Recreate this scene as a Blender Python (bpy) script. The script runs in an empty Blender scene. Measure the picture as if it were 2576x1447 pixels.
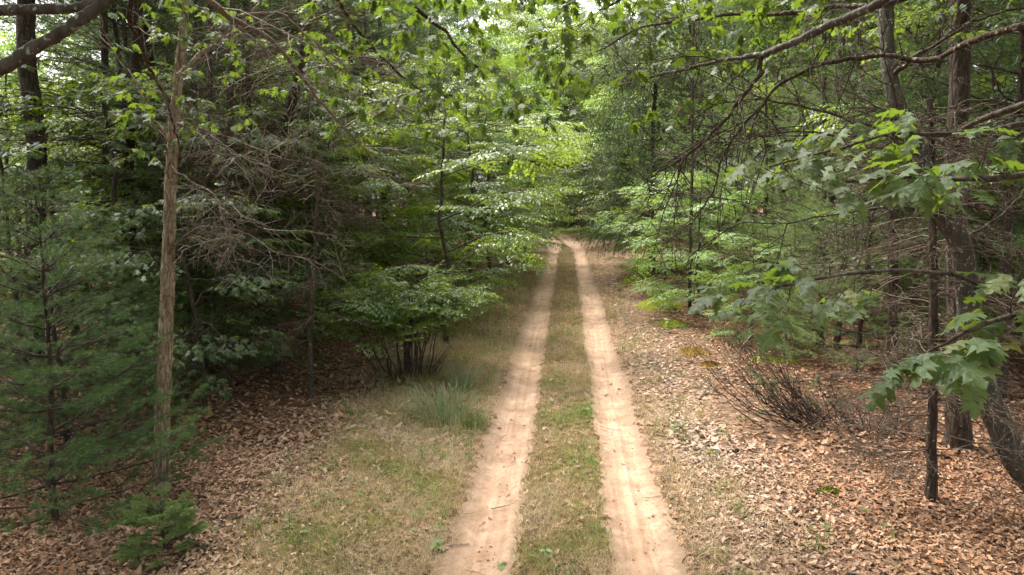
import bpy, math, random
import numpy as np
from mathutils import Matrix, Vector, Euler, noise as mnoise

# ------------------------------------------------------------------ camera, sky, sun, exposure
scene = bpy.context.scene
COL = scene.collection
CAM_H, PITCH, YAW = 3.6, math.radians(7.5), math.radians(4.5)
cam_d = bpy.data.cameras.new('camera'); cam = bpy.data.objects.new('camera', cam_d); COL.objects.link(cam)
cam_d.sensor_width = 36.0; cam_d.lens = 24.3; cam_d.clip_end = 2000; cam_d.clip_start = 0.05
cam.location = (0, 0, CAM_H); cam.rotation_euler = (math.pi/2 - PITCH, 0, YAW)
scene.camera = cam

SUN_EL, SUN_AZ = math.radians(58), math.radians(-52)      # azimuth from +Y towards +X
world = bpy.data.worlds.new('World'); scene.world = world; world.use_nodes = True
wn = world.node_tree; wn.nodes.clear()
sky = wn.nodes.new('ShaderNodeTexSky'); sky.sky_type = 'NISHITA'; sky.sun_disc = False
sky.sun_elevation = SUN_EL; sky.sun_rotation = SUN_AZ
sky.air_density = 1.0; sky.dust_density = 5.0; sky.ozone_density = 1.0
hs = wn.nodes.new('ShaderNodeHueSaturation'); hs.inputs['Saturation'].default_value = 0.22
bg = wn.nodes.new('ShaderNodeBackground'); bg.inputs['Strength'].default_value = 0.14
wo = wn.nodes.new('ShaderNodeOutputWorld')
wn.links.new(sky.outputs[0], hs.inputs['Color']); wn.links.new(hs.outputs[0], bg.inputs['Color'])
wn.links.new(bg.outputs[0], wo.inputs['Surface'])

sun_d = bpy.data.lights.new('sun', 'SUN'); sun_d.energy = 1.5; sun_d.angle = math.radians(14); sun_d.color = (1.0, 0.92, 0.78)
sun = bpy.data.objects.new('sun', sun_d); COL.objects.link(sun)
sdir = Vector((math.cos(SUN_EL)*math.sin(SUN_AZ), math.cos(SUN_EL)*math.cos(SUN_AZ), math.sin(SUN_EL)))
sun.rotation_euler = sdir.to_track_quat('Z', 'Y').to_euler(); sun.location = (0, 0, 60)

vs = scene.view_settings
vs.view_transform = 'Standard'; vs.look = 'None'; vs.exposure = 2.2; vs.gamma = 1.0; vs.use_curve_mapping = False
cy = scene.cycles
cy.max_bounces = 5; cy.diffuse_bounces = 3; cy.glossy_bounces = 2; cy.transmission_bounces = 4; cy.transparent_max_bounces = 4
cy.use_adaptive_sampling = True; cy.adaptive_threshold = 0.02
cy.use_denoising = True; cy.debug_use_spatial_splits = True
cy.caustics_reflective = False; cy.caustics_refractive = False
cy.sample_clamp_indirect = 6.0

# ------------------------------------------------------------------ numpy geometry helpers
rng = np.random.default_rng(7)
def nrm(a): return a / np.maximum(np.linalg.norm(a, axis=-1, keepdims=True), 1e-9)
R_CAM = np.array(Euler((math.pi/2 - PITCH, 0, YAW)).to_matrix())
FPX = 24.3/36*2576
def at(u, v, Y):
    """point at forward distance Y that the photograph shows at (u, v) of a 2576 px wide frame"""
    d = R_CAM @ np.array([(u-1288)/FPX, -(v-723.5)/FPX, -1.0])
    return np.array([0, 0, CAM_H]) + d*(Y/d[1])

class Geo:
    def __init__(s): s.V=[]; s.T=[]; s.M=[]; s.S=[]; s.C=[]; s.n=0
    def add(s, V, T, mat=0, smooth=False, col=None):
        V = np.asarray(V, np.float32).reshape(-1, 3); T = np.asarray(T, np.int32).reshape(-1, 3)
        s.V.append(V); s.T.append(T + s.n); s.n += len(V)
        s.M.append(np.full(len(T), mat, np.int32) if np.isscalar(mat) else np.asarray(mat, np.int32))
        s.S.append(np.full(len(T), smooth, bool) if np.isscalar(smooth) else np.asarray(smooth, bool))
        s.C.append(np.full((len(V), 3), 1.0, np.float32) if col is None else np.asarray(col, np.float32))
    def tube(s, P, R, k=5, mat=0):
        P = np.asarray(P, float); R = np.asarray(R, float)
        if P.ndim == 2: P = P[None]; R = R[None]
        B, n, _ = P.shape
        if R.ndim == 1: R = np.broadcast_to(R, (B, n))
        Tn = nrm(np.gradient(P, axis=1)); mt = nrm(Tn.mean(1))
        ref = np.where(np.abs(mt[:, 2:3]) < 0.75, np.array([[0, 0, 1.0]]), np.array([[1.0, 0.2, 0]]))[:, None, :]
        U = nrm(np.cross(Tn, np.broadcast_to(ref, Tn.shape))); W = np.cross(Tn, U)
        a = np.arange(k)*2*math.pi/k
        ring = P[:, :, None, :] + R[:, :, None, None]*(np.cos(a)[:, None]*U[:, :, None, :] + np.sin(a)[:, None]*W[:, :, None, :])
        V = ring.reshape(-1, 3)
        i, j = np.meshgrid(np.arange(n-1), np.arange(k), indexing='ij')
        q0 = i*k+j; q1 = i*k+(j+1) % k; q2 = q1+k; q3 = q0+k
        t = np.concatenate([np.stack([q0, q1, q2], -1).reshape(-1, 3), np.stack([q0, q2, q3], -1).reshape(-1, 3)])
        T = (t[None] + (np.arange(B)*n*k)[:, None, None]).reshape(-1, 3)
        s.add(V, T, mat, True)
    def tpl(s):
        return (np.concatenate(s.V), np.concatenate(s.T), np.concatenate(s.M), np.concatenate(s.S))
    def inst(s, tpl, O, F, scale, mat=None, col=None):
        """copies of a template: origins O (N,3), frames F (N,3,3: columns x y z), scale (N,) or (N,3)"""
        V, T, M, S = tpl; N = len(O)
        if N == 0: return
        sc = np.broadcast_to(np.asarray(scale, float), (N,)) if np.ndim(scale) < 2 else scale
        sv = V[None]*(sc[:, None, None] if sc.ndim == 1 else sc[:, None, :])
        W = np.einsum('nij,nkj->nki', F, sv) + np.asarray(O)[:, None, :]
        TT = (T[None] + (np.arange(N)*len(V))[:, None, None]).reshape(-1, 3)
        c = None if col is None else np.repeat(col, len(V), axis=0)
        s.add(W.reshape(-1, 3), TT, np.tile(M, N) if mat is None else mat, np.tile(S, N), c)
    def mesh(s, name, mats, color=False):
        me = bpy.data.meshes.new(name)
        V = np.concatenate(s.V); T = np.concatenate(s.T)
        me.vertices.add(len(V)); me.vertices.foreach_set('co', V.ravel())
        me.loops.add(len(T)*3); me.loops.foreach_set('vertex_index', T.ravel())
        me.polygons.add(len(T)); me.polygons.foreach_set('loop_start', np.arange(len(T), dtype=np.int32)*3)
        for m in mats: me.materials.append(m)
        me.polygons.foreach_set('material_index', np.concatenate(s.M))
        me.polygons.foreach_set('use_smooth', np.concatenate(s.S))
        if color:
            ca = me.color_attributes.new('tint', 'FLOAT_COLOR', 'POINT')
            ca.data.foreach_set('color', np.concatenate([np.concatenate(s.C), np.ones((len(V), 1), np.float32)], 1).ravel())
        me.update(calc_edges=True)
        return me

def frames(D, UP):
    x = nrm(np.asarray(D, float)); y = nrm(np.cross(UP, x)); z = np.cross(x, y)
    return np.stack([x, y, z], -1)
def spline(pts, n):
    p = np.asarray(pts, float); p = np.vstack([2*p[0]-p[1], p, 2*p[-1]-p[-2]])
    m = len(p)-3; t = np.linspace(0, m-1e-6, n); i = t.astype(int); f = (t-i)[:, None]
    a, b, c, d = p[i], p[i+1], p[i+2], p[i+3]
    return 0.5*(2*b + (c-a)*f + (2*a-5*b+4*c-d)*f*f + (3*b-a-3*c+d)*f**3)
def wob(P, amp, g):
    n = len(P); k = np.cumsum(g.normal(0, 1, (n, 3)), 0); k -= np.linspace(0, 1, n)[:, None]*k[-1]
    return P + k*amp*np.array([1, 1, .6])
def limb(p0, d, L, n, g, sag=0.0, wig=0.02):
    t = np.linspace(0, 1, n)[:, None]
    P = np.asarray(p0) + nrm(np.asarray(d, float))*L*t + np.array([0, 0, -1.0])*sag*L*t*t
    k = np.cumsum(g.normal(0, wig*L/math.sqrt(n), (n, 3)), 0); k[0] = 0
    return P + k

def link(o, parent=None):
    COL.objects.link(o)
    if parent is not None: o.parent = parent
    return o
def obj(name, me, parent=None): return link(bpy.data.objects.new(name, me), parent)
def tag(o, label=None, cat=None, group=None, kind=None):
    if label: o['label'] = label
    if cat: o['category'] = cat
    if group: o['group'] = group
    if kind: o['kind'] = kind
    return o
def empty(name, loc, rz=0.0, sc=1.0):
    o = bpy.data.objects.new(name, None); o.location = [float(c) for c in loc]; o.rotation_euler = (0, 0, rz); o.scale = (sc, sc, sc); o.empty_display_size = 0.1
    return link(o)

# ------------------------------------------------------------------ materials
def new_mat(name):
    m = bpy.data.materials.new(name); m.use_nodes = True; nt = m.node_tree; nt.nodes.clear()
    out = nt.nodes.new('ShaderNodeOutputMaterial')
    def N(t, **kw):
        n = nt.nodes.new(t)
        for k, v in kw.items(): setattr(n, k, v)
        return n
    return m, nt, out, N, nt.links.new
def ramp(N, stops, interp='LINEAR'):
    r = N('ShaderNodeValToRGB'); e = r.color_ramp.elements; r.color_ramp.interpolation = interp
    while len(e) < len(stops): e.new(0.5)
    for i, (p, c) in enumerate(stops): e[i].position = p; e[i].color = (c[0], c[1], c[2], 1)
    return r
def mixc(N, L, fac, a, b, mode='MIX'):
    m = N('ShaderNodeMix', data_type='RGBA', blend_type=mode)
    for sock, val in ((m.inputs[0], fac), (m.inputs[6], a), (m.inputs[7], b)):
        if hasattr(val, 'is_output'): L(val, sock)
        elif isinstance(val, (int, float)): sock.default_value = val
        else: sock.default_value = (val[0], val[1], val[2], 1)
    return m.outputs[2]
def leaf_mat(name, c0, c1, c2, trans, tcol, rough=0.42, spec=0.5, odd=None):
    m, nt, out, N, L = new_mat(name)
    geo = N('ShaderNodeNewGeometry')
    st = [(0.0, c0), (0.5, c1), (1.0, c2)]
    if odd: st = [(0.0, c0), (0.45, c1), (0.93, c2), (0.965, odd)]
    r = ramp(N, st); L(geo.outputs['Random Per Island'], r.inputs[0])
    info = N('ShaderNodeObjectInfo'); hsv = N('ShaderNodeHueSaturation')
    mr = N('ShaderNodeMapRange'); mr.inputs[3].default_value = 0.82; mr.inputs[4].default_value = 1.2
    L(info.outputs['Random'], mr.inputs[0]); L(mr.outputs[0], hsv.inputs['Value']); L(r.outputs[0], hsv.inputs['Color'])
    b = N('ShaderNodeBsdfPrincipled'); L(hsv.outputs[0], b.inputs['Base Color'])
    b.inputs['Roughness'].default_value = rough; b.inputs['Specular IOR Level'].default_value = spec
    t = N('ShaderNodeBsdfTranslucent'); L(mixc(N, L, 0.8, hsv.outputs[0], tcol), t.inputs['Color'])
    mx = N('ShaderNodeMixShader'); mx.inputs[0].default_value = trans
    L(b.outputs[0], mx.inputs[1]); L(t.outputs[0], mx.inputs[2]); L(mx.outputs[0], out.inputs['Surface'])
    return m
def bark_mat(name, c0, c1, c2, lichen=0.0, sc=9.0, bump=0.6, lcol=(0.30, 0.33, 0.25)):
    m, nt, out, N, L = new_mat(name)
    tc = N('ShaderNodeTexCoord'); mp = N('ShaderNodeMapping'); mp.inputs['Scale'].default_value = (1, 1, 0.22); L(tc.outputs['Object'], mp.inputs[0])
    n1 = N('ShaderNodeTexNoise'); n1.inputs['Scale'].default_value = sc*1.6; n1.inputs['Detail'].default_value = 6; n1.inputs['Roughness'].default_value = .65; L(mp.outputs[0], n1.inputs['Vector'])
    v = N('ShaderNodeTexVoronoi', feature='DISTANCE_TO_EDGE'); v.inputs['Scale'].default_value = sc*2.4; L(mp.outputs[0], v.inputs['Vector'])
    r = ramp(N, [(0.25, c0), (0.52, c1), (0.78, c2)]); L(n1.outputs[0], r.inputs[0])
    cr = ramp(N, [(.0, (.30, .27, .24)), (.07, (.75, .73, .70)), (.16, (1, 1, 1))]); L(v.outputs['Distance'], cr.inputs[0]); col = mixc(N, L, .85 if bump > .55 else .3, r.outputs[0], cr.outputs[0], 'MULTIPLY')
    if lichen > 0:
        n2 = N('ShaderNodeTexNoise'); n2.inputs['Scale'].default_value = 24; n2.inputs['Detail'].default_value = 6; L(tc.outputs['Object'], n2.inputs['Vector'])
        lr = ramp(N, [(0.70-lichen*.3, (0, 0, 0)), (0.76-lichen*.3, (1, 1, 1))]); L(n2.outputs[0], lr.inputs[0])
        col = mixc(N, L, lr.outputs[0], col, lcol)
    b = N('ShaderNodeBsdfPrincipled'); L(col, b.inputs['Base Color']); b.inputs['Roughness'].default_value = .85; b.inputs['Specular IOR Level'].default_value = .25
    ad = N('ShaderNodeMath', operation='ADD'); L(n1.outputs[0], ad.inputs[0])
    mu = N('ShaderNodeMath', operation='MULTIPLY'); mu.inputs[1].default_value = 1.5; L(v.outputs['Distance'], mu.inputs[0]); L(mu.outputs[0], ad.inputs[1])
    bp = N('ShaderNodeBump'); bp.inputs['Strength'].default_value = bump; bp.inputs['Distance'].default_value = .03; L(ad.outputs[0], bp.inputs['Height']); L(bp.outputs[0], b.inputs['Normal'])
    L(b.outputs[0], out.inputs['Surface'])
    return m
def tint_mat(name, rough=.8, trans=0.0, spec=.25):
    """colour from the per-blade or per-leaf tint attribute"""
    m, nt, out, N, L = new_mat(name)
    a = N('ShaderNodeAttribute', attribute_name='tint')
    b = N('ShaderNodeBsdfPrincipled'); L(a.outputs['Color'], b.inputs['Base Color']); b.inputs['Roughness'].default_value = rough; b.inputs['Specular IOR Level'].default_value = spec
    if trans:
        t = N('ShaderNodeBsdfTranslucent'); L(a.outputs['Color'], t.inputs['Color']); mx = N('ShaderNodeMixShader'); mx.inputs[0].default_value = trans
        L(b.outputs[0], mx.inputs[1]); L(t.outputs[0], mx.inputs[2]); L(mx.outputs[0], out.inputs['Surface'])
    else: L(b.outputs[0], out.inputs['Surface'])
    return m

M_OAK = leaf_mat('oak_leaf', (.030, .056, .022), (.044, .078, .030), (.066, .106, .040), .33, (.32, .48, .035), .52, .42, (.13, .11, .03))
M_BEECH = leaf_mat('beech_leaf', (.040, .085, .018), (.064, .120, .025), (.12, .180, .036), .40, (.42, .56, .05), .40, .62)
M_BRIGHT = leaf_mat('cherry_leaf', (.065, .14, .038), (.105, .19, .052), (.18, .27, .075), .40, (.38, .54, .08), .44, .5)
M_PINE = leaf_mat('pine_needle', (.038, .088, .028), (.062, .125, .038), (.105, .175, .052), .25, (.18, .27, .06), .5, .35)
M_PINEL = leaf_mat('young_pine_needle', (.085, .14, .050), (.135, .20, .07), (.21, .28, .095), .30, (.28, .38, .09), .5, .4)
M_SPRUCE = leaf_mat('spruce_needle', (.075, .11, .048), (.12, .16, .068), (.18, .22, .10), .24, (.15, .2, .06), .55, .35)
def veined_leaf(name):
    m = M_OAK.copy(); m.name = name; nt = m.node_tree; L = nt.links.new; N = lambda t, **k: nt.nodes.new(t)
    hsv = [n for n in nt.nodes if n.type == 'HUE_SAT'][0]; ramp0 = [n for n in nt.nodes if n.type == 'VALTORGB'][0]; info = [n for n in nt.nodes if n.type == 'OBJECT_INFO'][0]; L(info.outputs['Random'], ramp0.inputs[0])
    tc = N('ShaderNodeTexCoord'); sp = N('ShaderNodeSeparateXYZ'); L(tc.outputs['Object'], sp.inputs[0])
    def M(op, a, b=None):
        n = nt.nodes.new('ShaderNodeMath'); n.operation = op
        for k, v in enumerate((a, b)):
            if v is None: continue
            if isinstance(v, (int, float)): n.inputs[k].default_value = v
            else: L(v, n.inputs[k])
        return n.outputs[0]
    ay = M('ABSOLUTE', sp.outputs[1]); mid = M('LESS_THAN', ay, .012); w = M('SINE', M('MULTIPLY', M('SUBTRACT', sp.outputs[0], M('MULTIPLY', ay, .75)), 40.0)); side = M('MULTIPLY', M('GREATER_THAN', w, .93), .55)
    vein = M('MAXIMUM', mid, side)
    no = N('ShaderNodeTexNoise'); no.inputs['Scale'].default_value = 5; no.inputs['Detail'].default_value = 5; L(tc.outputs['Object'], no.inputs['Vector'])
    spots = M('MULTIPLY', M('GREATER_THAN', no.outputs[0], .66), .7)
    def mix(f, a, c):
        x = nt.nodes.new('ShaderNodeMix'); x.data_type = 'RGBA'; L(f, x.inputs[0]); L(a, x.inputs[6]); x.inputs[7].default_value = c; return x.outputs[2]
    c = mix(M('MULTIPLY', vein, .5), hsv.outputs[0], (.16, .19, .08, 1)); c = mix(spots, c, (.13, .11, .04, 1))
    pb = [n for n in nt.nodes if n.type == 'BSDF_PRINCIPLED'][0]; L(c, pb.inputs['Base Color'])
    bp = N('ShaderNodeBump'); bp.inputs['Strength'].default_value = .35; bp.inputs['Distance'].default_value = .05; L(M('ADD', M('MULTIPLY', vein, -.3), no.outputs[0]), bp.inputs['Height']); L(bp.outputs[0], pb.inputs['Normal'])
    return m
M_OAKP = veined_leaf('veined_oak_leaf')
B_OAK = bark_mat('oak_bark', (.13, .098, .064), (.38, .30, .205), (.58, .49, .35), .16, 9, 1.0)
B_PINE = bark_mat('pine_bark', (.030, .022, .017), (.068, .050, .038), (.12, .088, .067), .12, 6, .9)
B_LICH = bark_mat('lichen_bark', (.040, .034, .027), (.080, .069, .054), (.19, .175, .15), .34, 7, .5)
B_DARK = bark_mat('dark_bark', (.04, .031, .025), (.08, .062, .048), (.14, .11, .085), .2, 8, .6)
B_BROWN = bark_mat('brown_twig', (.06, .043, .032), (.12, .088, .064), (.20, .155, .115), .2, 14, .3)
B_TWIG = bark_mat('dead_twig', (.12, .095, .073), (.21, .17, .135), (.32, .275, .225), .35, 14, .3)
B_RED = bark_mat('reddish_branch', (.035, .024, .018), (.075, .047, .034), (.14, .095, .07), .3, 12, .6)

# ------------------------------------------------------------------ leaf and spray templates
def leaf_tpl(half, zfun, mat=0):
    """leaf blade of two halves beside a midrib; half: (x along midrib foot, x outline, y outline)"""
    h = np.array(half, float); n = len(h)
    mid = np.stack([h[:, 0], np.zeros(n), np.zeros(n)], -1)
    lf = np.stack([h[:, 1], h[:, 2], np.zeros(n)], -1); rt = lf*np.array([1, -1, 1])
    V = np.concatenate([mid, lf, rt]); V[:, 2] = zfun(V[:, 0], V[:, 1])
    T = []
    for i in range(n-1):
        for o, fl in ((n, False), (2*n, True)):
            for q in ((i, i+1, o+i+1), (i, o+i+1, o+i)):
                if len(set(map(lambda w: tuple(np.round(V[w], 5)), q))) == 3: T.append(q[::-1] if not fl else q)
    g = Geo(); g.add(V, T, mat, True); return g.tpl()
OAK_HI = [(0, 0, .006), (.10, .10, .008), (.15, .13, .10), (.23, .25, .25), (.29, .27, .135), (.36, .34, .145), (.45, .50, .37), (.49, .52, .27), (.53, .60, .33), (.58, .55, .15), (.64, .61, .145), (.71, .79, .31), (.75, .78, .20), (.82, .79, .09), (.90, .92, .12), (1, 1.0, .0)]
OAK_MD = [(0, 0, .008), (.12, .12, .02), (.22, .24, .25), (.33, .31, .12), (.50, .57, .36), (.60, .57, .13), (.74, .81, .29), (.82, .79, .09), (1, 1, 0)]
OAK_LO = [(0, 0, .01), (.22, .24, .22), (.38, .36, .09), (.54, .6, .32), (.7, .68, .1), (1, 1, 0)]
def zleaf(drop, cup, wav, ph):
    return lambda x, y: -drop*x*x + cup*np.abs(y) - .9*y*y + wav*np.sin(9*x+ph)*np.abs(y)
T_OAKHI = [leaf_tpl(OAK_HI, zleaf(d, c, w, p)) for d, c, w, p in ((.10, .10, .22, 0), (.25, .2, .2, 1.4), (.02, -.05, .3, 2.6), (.35, .05, .25, 4), (.16, .25, .15, 5))]
T_OAKMD = [leaf_tpl(OAK_MD, zleaf(d, c, w, p)) for d, c, w, p in ((.1, .1, .2, 0), (.3, .2, .2, 2))]
T_OAKLO = leaf_tpl(OAK_LO, zleaf(.2, .15, .1, 1))
T_OVATE = leaf_tpl([(0, 0, 0), (.3, .28, .25), (.65, .62, .22), (1, 1, 0)], zleaf(.22, .18, 0, 0))
T_DIAM = leaf_tpl([(0, 0, 0), (.45, .42, .29), (1, 1, 0)], zleaf(.22, .15, 0, 0))

def rotz_v(v, a):
    c, s = np.cos(a), np.sin(a)
    return np.stack([v[..., 0]*c - v[..., 1]*s, v[..., 0]*s + v[..., 1]*c, v[..., 2]], -1)
def spray_skel(g, ntw, tl, ang, nseg=4, droop=.12, sub=0):
    """planar branchlet along +x: list of polylines (axis first) in unit length"""
    ax = limb((0, 0, 0), (1, 0, .10), 1.0, 6, g, droop, .04); out = [ax]
    for i in range(ntw):
        t = .14 + .80*(i + g.uniform(-.25, .25))/max(ntw-1, 1); t = min(max(t, .08), .97)
        p = np.array([np.interp(t, np.linspace(0, 1, 6), ax[:, k]) for k in range(3)])
        s = 1 if i % 2 else -1; a = math.radians(ang + g.uniform(-12, 12))*s
        L = tl*(1-.55*t)*g.uniform(.75, 1.2)
        tw = limb(p, (math.cos(a), math.sin(a), g.uniform(-.12, .15)), L, nseg, g, droop*1.3, .06); out.append(tw)
        for q in range(sub):
            k = g.integers(1, nseg-1); b = a + g.choice([-1, 1])*math.radians(g.uniform(30, 60))
            out.append(limb(tw[k], (math.cos(b), math.sin(b), g.uniform(-.2, .2)), L*g.uniform(.3, .55), 3, g, droop, .08))
    return out
def twig_tubes(geo, lines, r0, mat=1, k=3):
    for i, l in enumerate(lines):
        ra = r0 if i == 0 else r0*.6
        geo.tube(l, np.linspace(ra, ra*.3, len(l)), k, mat)
def leaf_sites(g, lines, spacing, fan, tilt, droop, start=.25):
    O, D, U = [], [], []
    for i, l in enumerate(lines):
        L = np.linalg.norm(l[-1]-l[0]); n = max(2, int(L/spacing)); tt = np.linspace(start, 1.0, n) + g.uniform(-.02, .02, n)
        tt = np.clip(tt, 0, 1); x = np.linspace(0, 1, len(l))
        P = np.stack([np.interp(tt, x, l[:, k]) for k in range(3)], -1)
        d = nrm(l[-1]-l[0])
        for k in range(n):
            s = 1 if k % 2 else -1
            a = 0 if k == n-1 else s*math.radians(fan + g.uniform(-18, 18))
            dv = rotz_v(d, a); dv = dv + np.array([0, 0, -droop*g.uniform(.2, 1.6)])
            O.append(P[k]); D.append(dv); U.append(np.array([0, 0, 1.0]) + g.normal(0, tilt, 3)*np.array([1, 1, .3]))
    return np.array(O), np.array(D), np.array(U)
def cluster_sites(g, lines, tip_n, tilt, droop, along=2):
    O, D, U = [], [], []
    for l in lines:
        d = nrm(l[-1]-l[-2]); x = np.linspace(0, 1, len(l))
        for k in range(tip_n + along):
            t = 1 - .05*g.random() if k < tip_n else g.uniform(.4, .9)
            P = np.array([np.interp(t, x, l[:, j]) for j in range(3)])
            a = math.radians((k - (tip_n-1)/2)*(150/tip_n) + g.uniform(-15, 15)) if k < tip_n else g.choice([-1, 1])*g.uniform(.6, 1.2)
            dv = rotz_v(np.array([d[0], d[1], 0]), a) + np.array([0, 0, -droop*g.uniform(0, 1.7)])
            O.append(P); D.append(dv); U.append(np.array([0, 0, 1.0]) + g.normal(0, tilt, 3)*np.array([1, 1, .3]))
    return np.array(O), np.array(D), np.array(U)

def spray_beech(seed, leaf=.085, spacing=.05, ntw=9, tpl=T_OVATE, tilt=.28, tl=.55, twigs=9):
    g = np.random.default_rng(seed); q = Geo(); ln = spray_skel(g, ntw, tl, 48)
    twig_tubes(q, ln[:twigs], .006); O, D, U = leaf_sites(g, ln, spacing, 55, tilt, .25)
    q.inst(tpl, O, frames(D, U), leaf*g.uniform(.7, 1.2, len(O)), 0); return q.tpl()
def spray_oak(seed, leaf=.16, tip=5, ntw=6, tpl=T_OAKLO, tilt=.4, droop=.45):
    g = np.random.default_rng(seed); q = Geo(); ln = spray_skel(g, ntw, .5, 45)
    twig_tubes(q, ln, .007); O, D, U = cluster_sites(g, ln, tip, tilt, droop)
    q.inst(tpl, O, frames(D, U), leaf*g.uniform(.65, 1.2, len(O)), 0); return q.tpl()
def needle_brush(q, g, ln, per, nl, w, start=.25):
    O, D, U, S = [], [], [], []
    for l in ln:
        x = np.linspace(0, 1, len(l)); L = np.linalg.norm(l[-1]-l[0]); n = int(per*max(L, .12))
        tt = np.clip(start + (1-start)*g.random(n)**.8, 0, 1)
        P = np.stack([np.interp(tt, x, l[:, k]) for k in range(3)], -1); d = nrm(l[-1]-l[0])
        r = nrm(g.normal(0, 1, (n, 3)))
        O.append(P); D.append(nrm(d*g.uniform(.5, 1.1, (n, 1)) + r*.75)); U.append(g.normal(0, 1, (n, 3))); S.append(nl*g.uniform(.7, 1.15, n))
    O = np.concatenate(O); D = np.concatenate(D); U = np.concatenate(U); S = np.concatenate(S)
    side = nrm(np.cross(U, D))*w/2
    V = np.stack([O-side, O+side, O+D*S[:, None]+np.array([0, 0, -.12])*S[:, None]], 1).reshape(-1, 3)
    q.add(V, np.arange(len(V)).reshape(-1, 3), 0, False)
def spray_pine(seed, per=190, nl=.10, w=.0035, ntw=7, tl=.45, start=.35):
    g = np.random.default_rng(seed); q = Geo(); ln = spray_skel(g, ntw, tl, 42, droop=-.10)
    twig_tubes(q, ln[:6], .007); needle_brush(q, g, ln, per, nl, w, start); return q.tpl()
def spray_spruce(seed, per=55):
    g = np.random.default_rng(seed); q = Geo(); ln = spray_skel(g, 11, .5, 50, droop=.35)
    for l in ln[1:]: l[:, 2] -= .42*np.linspace(0, 1, len(l))**1.4; l[:, :2] = l[0, :2]+(l[:, :2]-l[0, :2])*.6
    twig_tubes(q, ln[:2], .007); needle_brush(q, g, ln, per, .055, .024, .05); return q.tpl()
def spray_dead(seed, ntw=7, sub=2, r=.0105):
    g = np.random.default_rng(seed); q = Geo(); ln = spray_skel(g, ntw, .6, 52, droop=.1, sub=sub)
    for l in ln[1:]: l[:, 2] += g.normal(0, .18)*np.linspace(0, 1, len(l))*np.linalg.norm(l[-1]-l[0])
    twig_tubes(q, ln, r, 0); return q.tpl()
SP_BEECH = [spray_beech(s, .095, .056, twigs=6) for s in range(4)]
SP_BEECHD = [spray_beech(30+s, .08, .045, 10, T_DIAM, .35, twigs=4) for s in range(3)]
SP_FAR = [spray_beech(20+s, .115, .062, 9, T_DIAM, .5, twigs=1) for s in range(3)]
SP_OAK = [spray_oak(40+s) for s in range(4)]
SP_PINE = [spray_pine(60+s, 105, .115, .0058, 7, .42, .5) for s in range(3)]
SP_PINEN = [spray_pine(70+s, 125, .12, .0075, 8, .42, .70) for s in range(3)]
SP_PINEF = [spray_pine(80+s, 48, .13, .011, 6) for s in range(3)]
SP_SPRUCE = [spray_spruce(90+s) for s in range(3)]
SP_DEAD = [spray_dead(100+s) for s in range(4)]

def put_sprays(q, g, tpls, O, D, U, S):
    O, D, U, S = map(np.asarray, (O, D, U, S)); idx = g.integers(0, len(tpls), len(O)); F = frames(D, U)
    for k, t in enumerate(tpls):
        m = idx == k
        if m.any(): q.inst(t, O[m], F[m], S[m])
def along(l, t):
    x = np.linspace(0, 1, len(l)); return np.array([np.interp(t, x, l[:, k]) for k in range(3)])

# ------------------------------------------------------------------ tree prototypes: each a list of (part name, mesh, kind)
def trunk_geo(q, P, R, k=12, mat=0, flare=.5):
    R = np.array(R, float); h = P[:, 2]-P[0, 2]; R = R*(1+flare*np.exp(-h/max(R[0]*2.2, .05)))
    q.tube(P, R, k, mat)
def proto_broad(seed, H, r, base, spread, nl, sp, leafmat, bark, tpls_scale=1.0, up=(.2, .7), nsub=4, per=3, flat=True, lean=.04):
    g = np.random.default_rng(seed); tq, cq = Geo(), Geo()
    P = limb((0, 0, -.15), (g.normal(0, lean), g.normal(0, lean), 1), H, 26, g, 0, .03)
    R = r*(1-np.linspace(0, 1, 26))**.8+.012; trunk_geo(tq, P, R)
    O, D, U, S = [], [], [], []; az = g.uniform(0, 6)
    for i in range(nl):
        t = base + (1-base)*(i+.3)/nl; az += 2.4 + g.normal(0, .3); p = along(P, t); ra = np.interp(t, np.linspace(0, 1, 26), R)
        prof = math.sin(math.pi*min(.15+.85*(1-(t-base)/(1-base)), .8))*.75+.3
        L = spread*prof*g.uniform(.7, 1.2); el = g.uniform(*up)
        l = limb(p, (math.cos(az), math.sin(az), el), L, 10, g, .10, .05); tq.tube(l, np.linspace(ra*.5, .009, 10), 6)
        for k in range(nsub):
            tt = .25+.75*(k+.5*g.random())/nsub; b = az + (1 if k % 2 else -1)*g.uniform(.5, 1.1); L2 = L*(1-.55*tt)*.65
            l2 = limb(along(l, tt), (math.cos(b), math.sin(b), g.uniform(-.05, .35)), L2, 7, g, .12, .06); tq.tube(l2, np.linspace(max(.016*(1-tt), .008), .005, 7), 4)
            for j in range(per):
                a2 = b + (g.uniform(-1, 1) if j else 0); O.append(along(l2, 1.0 if j == 0 else g.uniform(.2, .95)))
                D.append((math.cos(a2), math.sin(a2), g.uniform(-.3, .12))); U.append(g.normal(0, .18 if flat else .45, 3)+np.array([0, 0, 1])); S.append(tpls_scale*g.uniform(.7, 1.15))
        O.append(l[-1]); D.append((math.cos(az), math.sin(az), -.1)); U.append((0, 0, 1)); S.append(tpls_scale)
    put_sprays(cq, g, sp, O, D, U, S)
    return [('trunk', tq.mesh('broadleaf_trunk', [bark]), None), ('crown', cq.mesh('broadleaf_crown', [leafmat, B_DARK]), 'stuff')]
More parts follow.
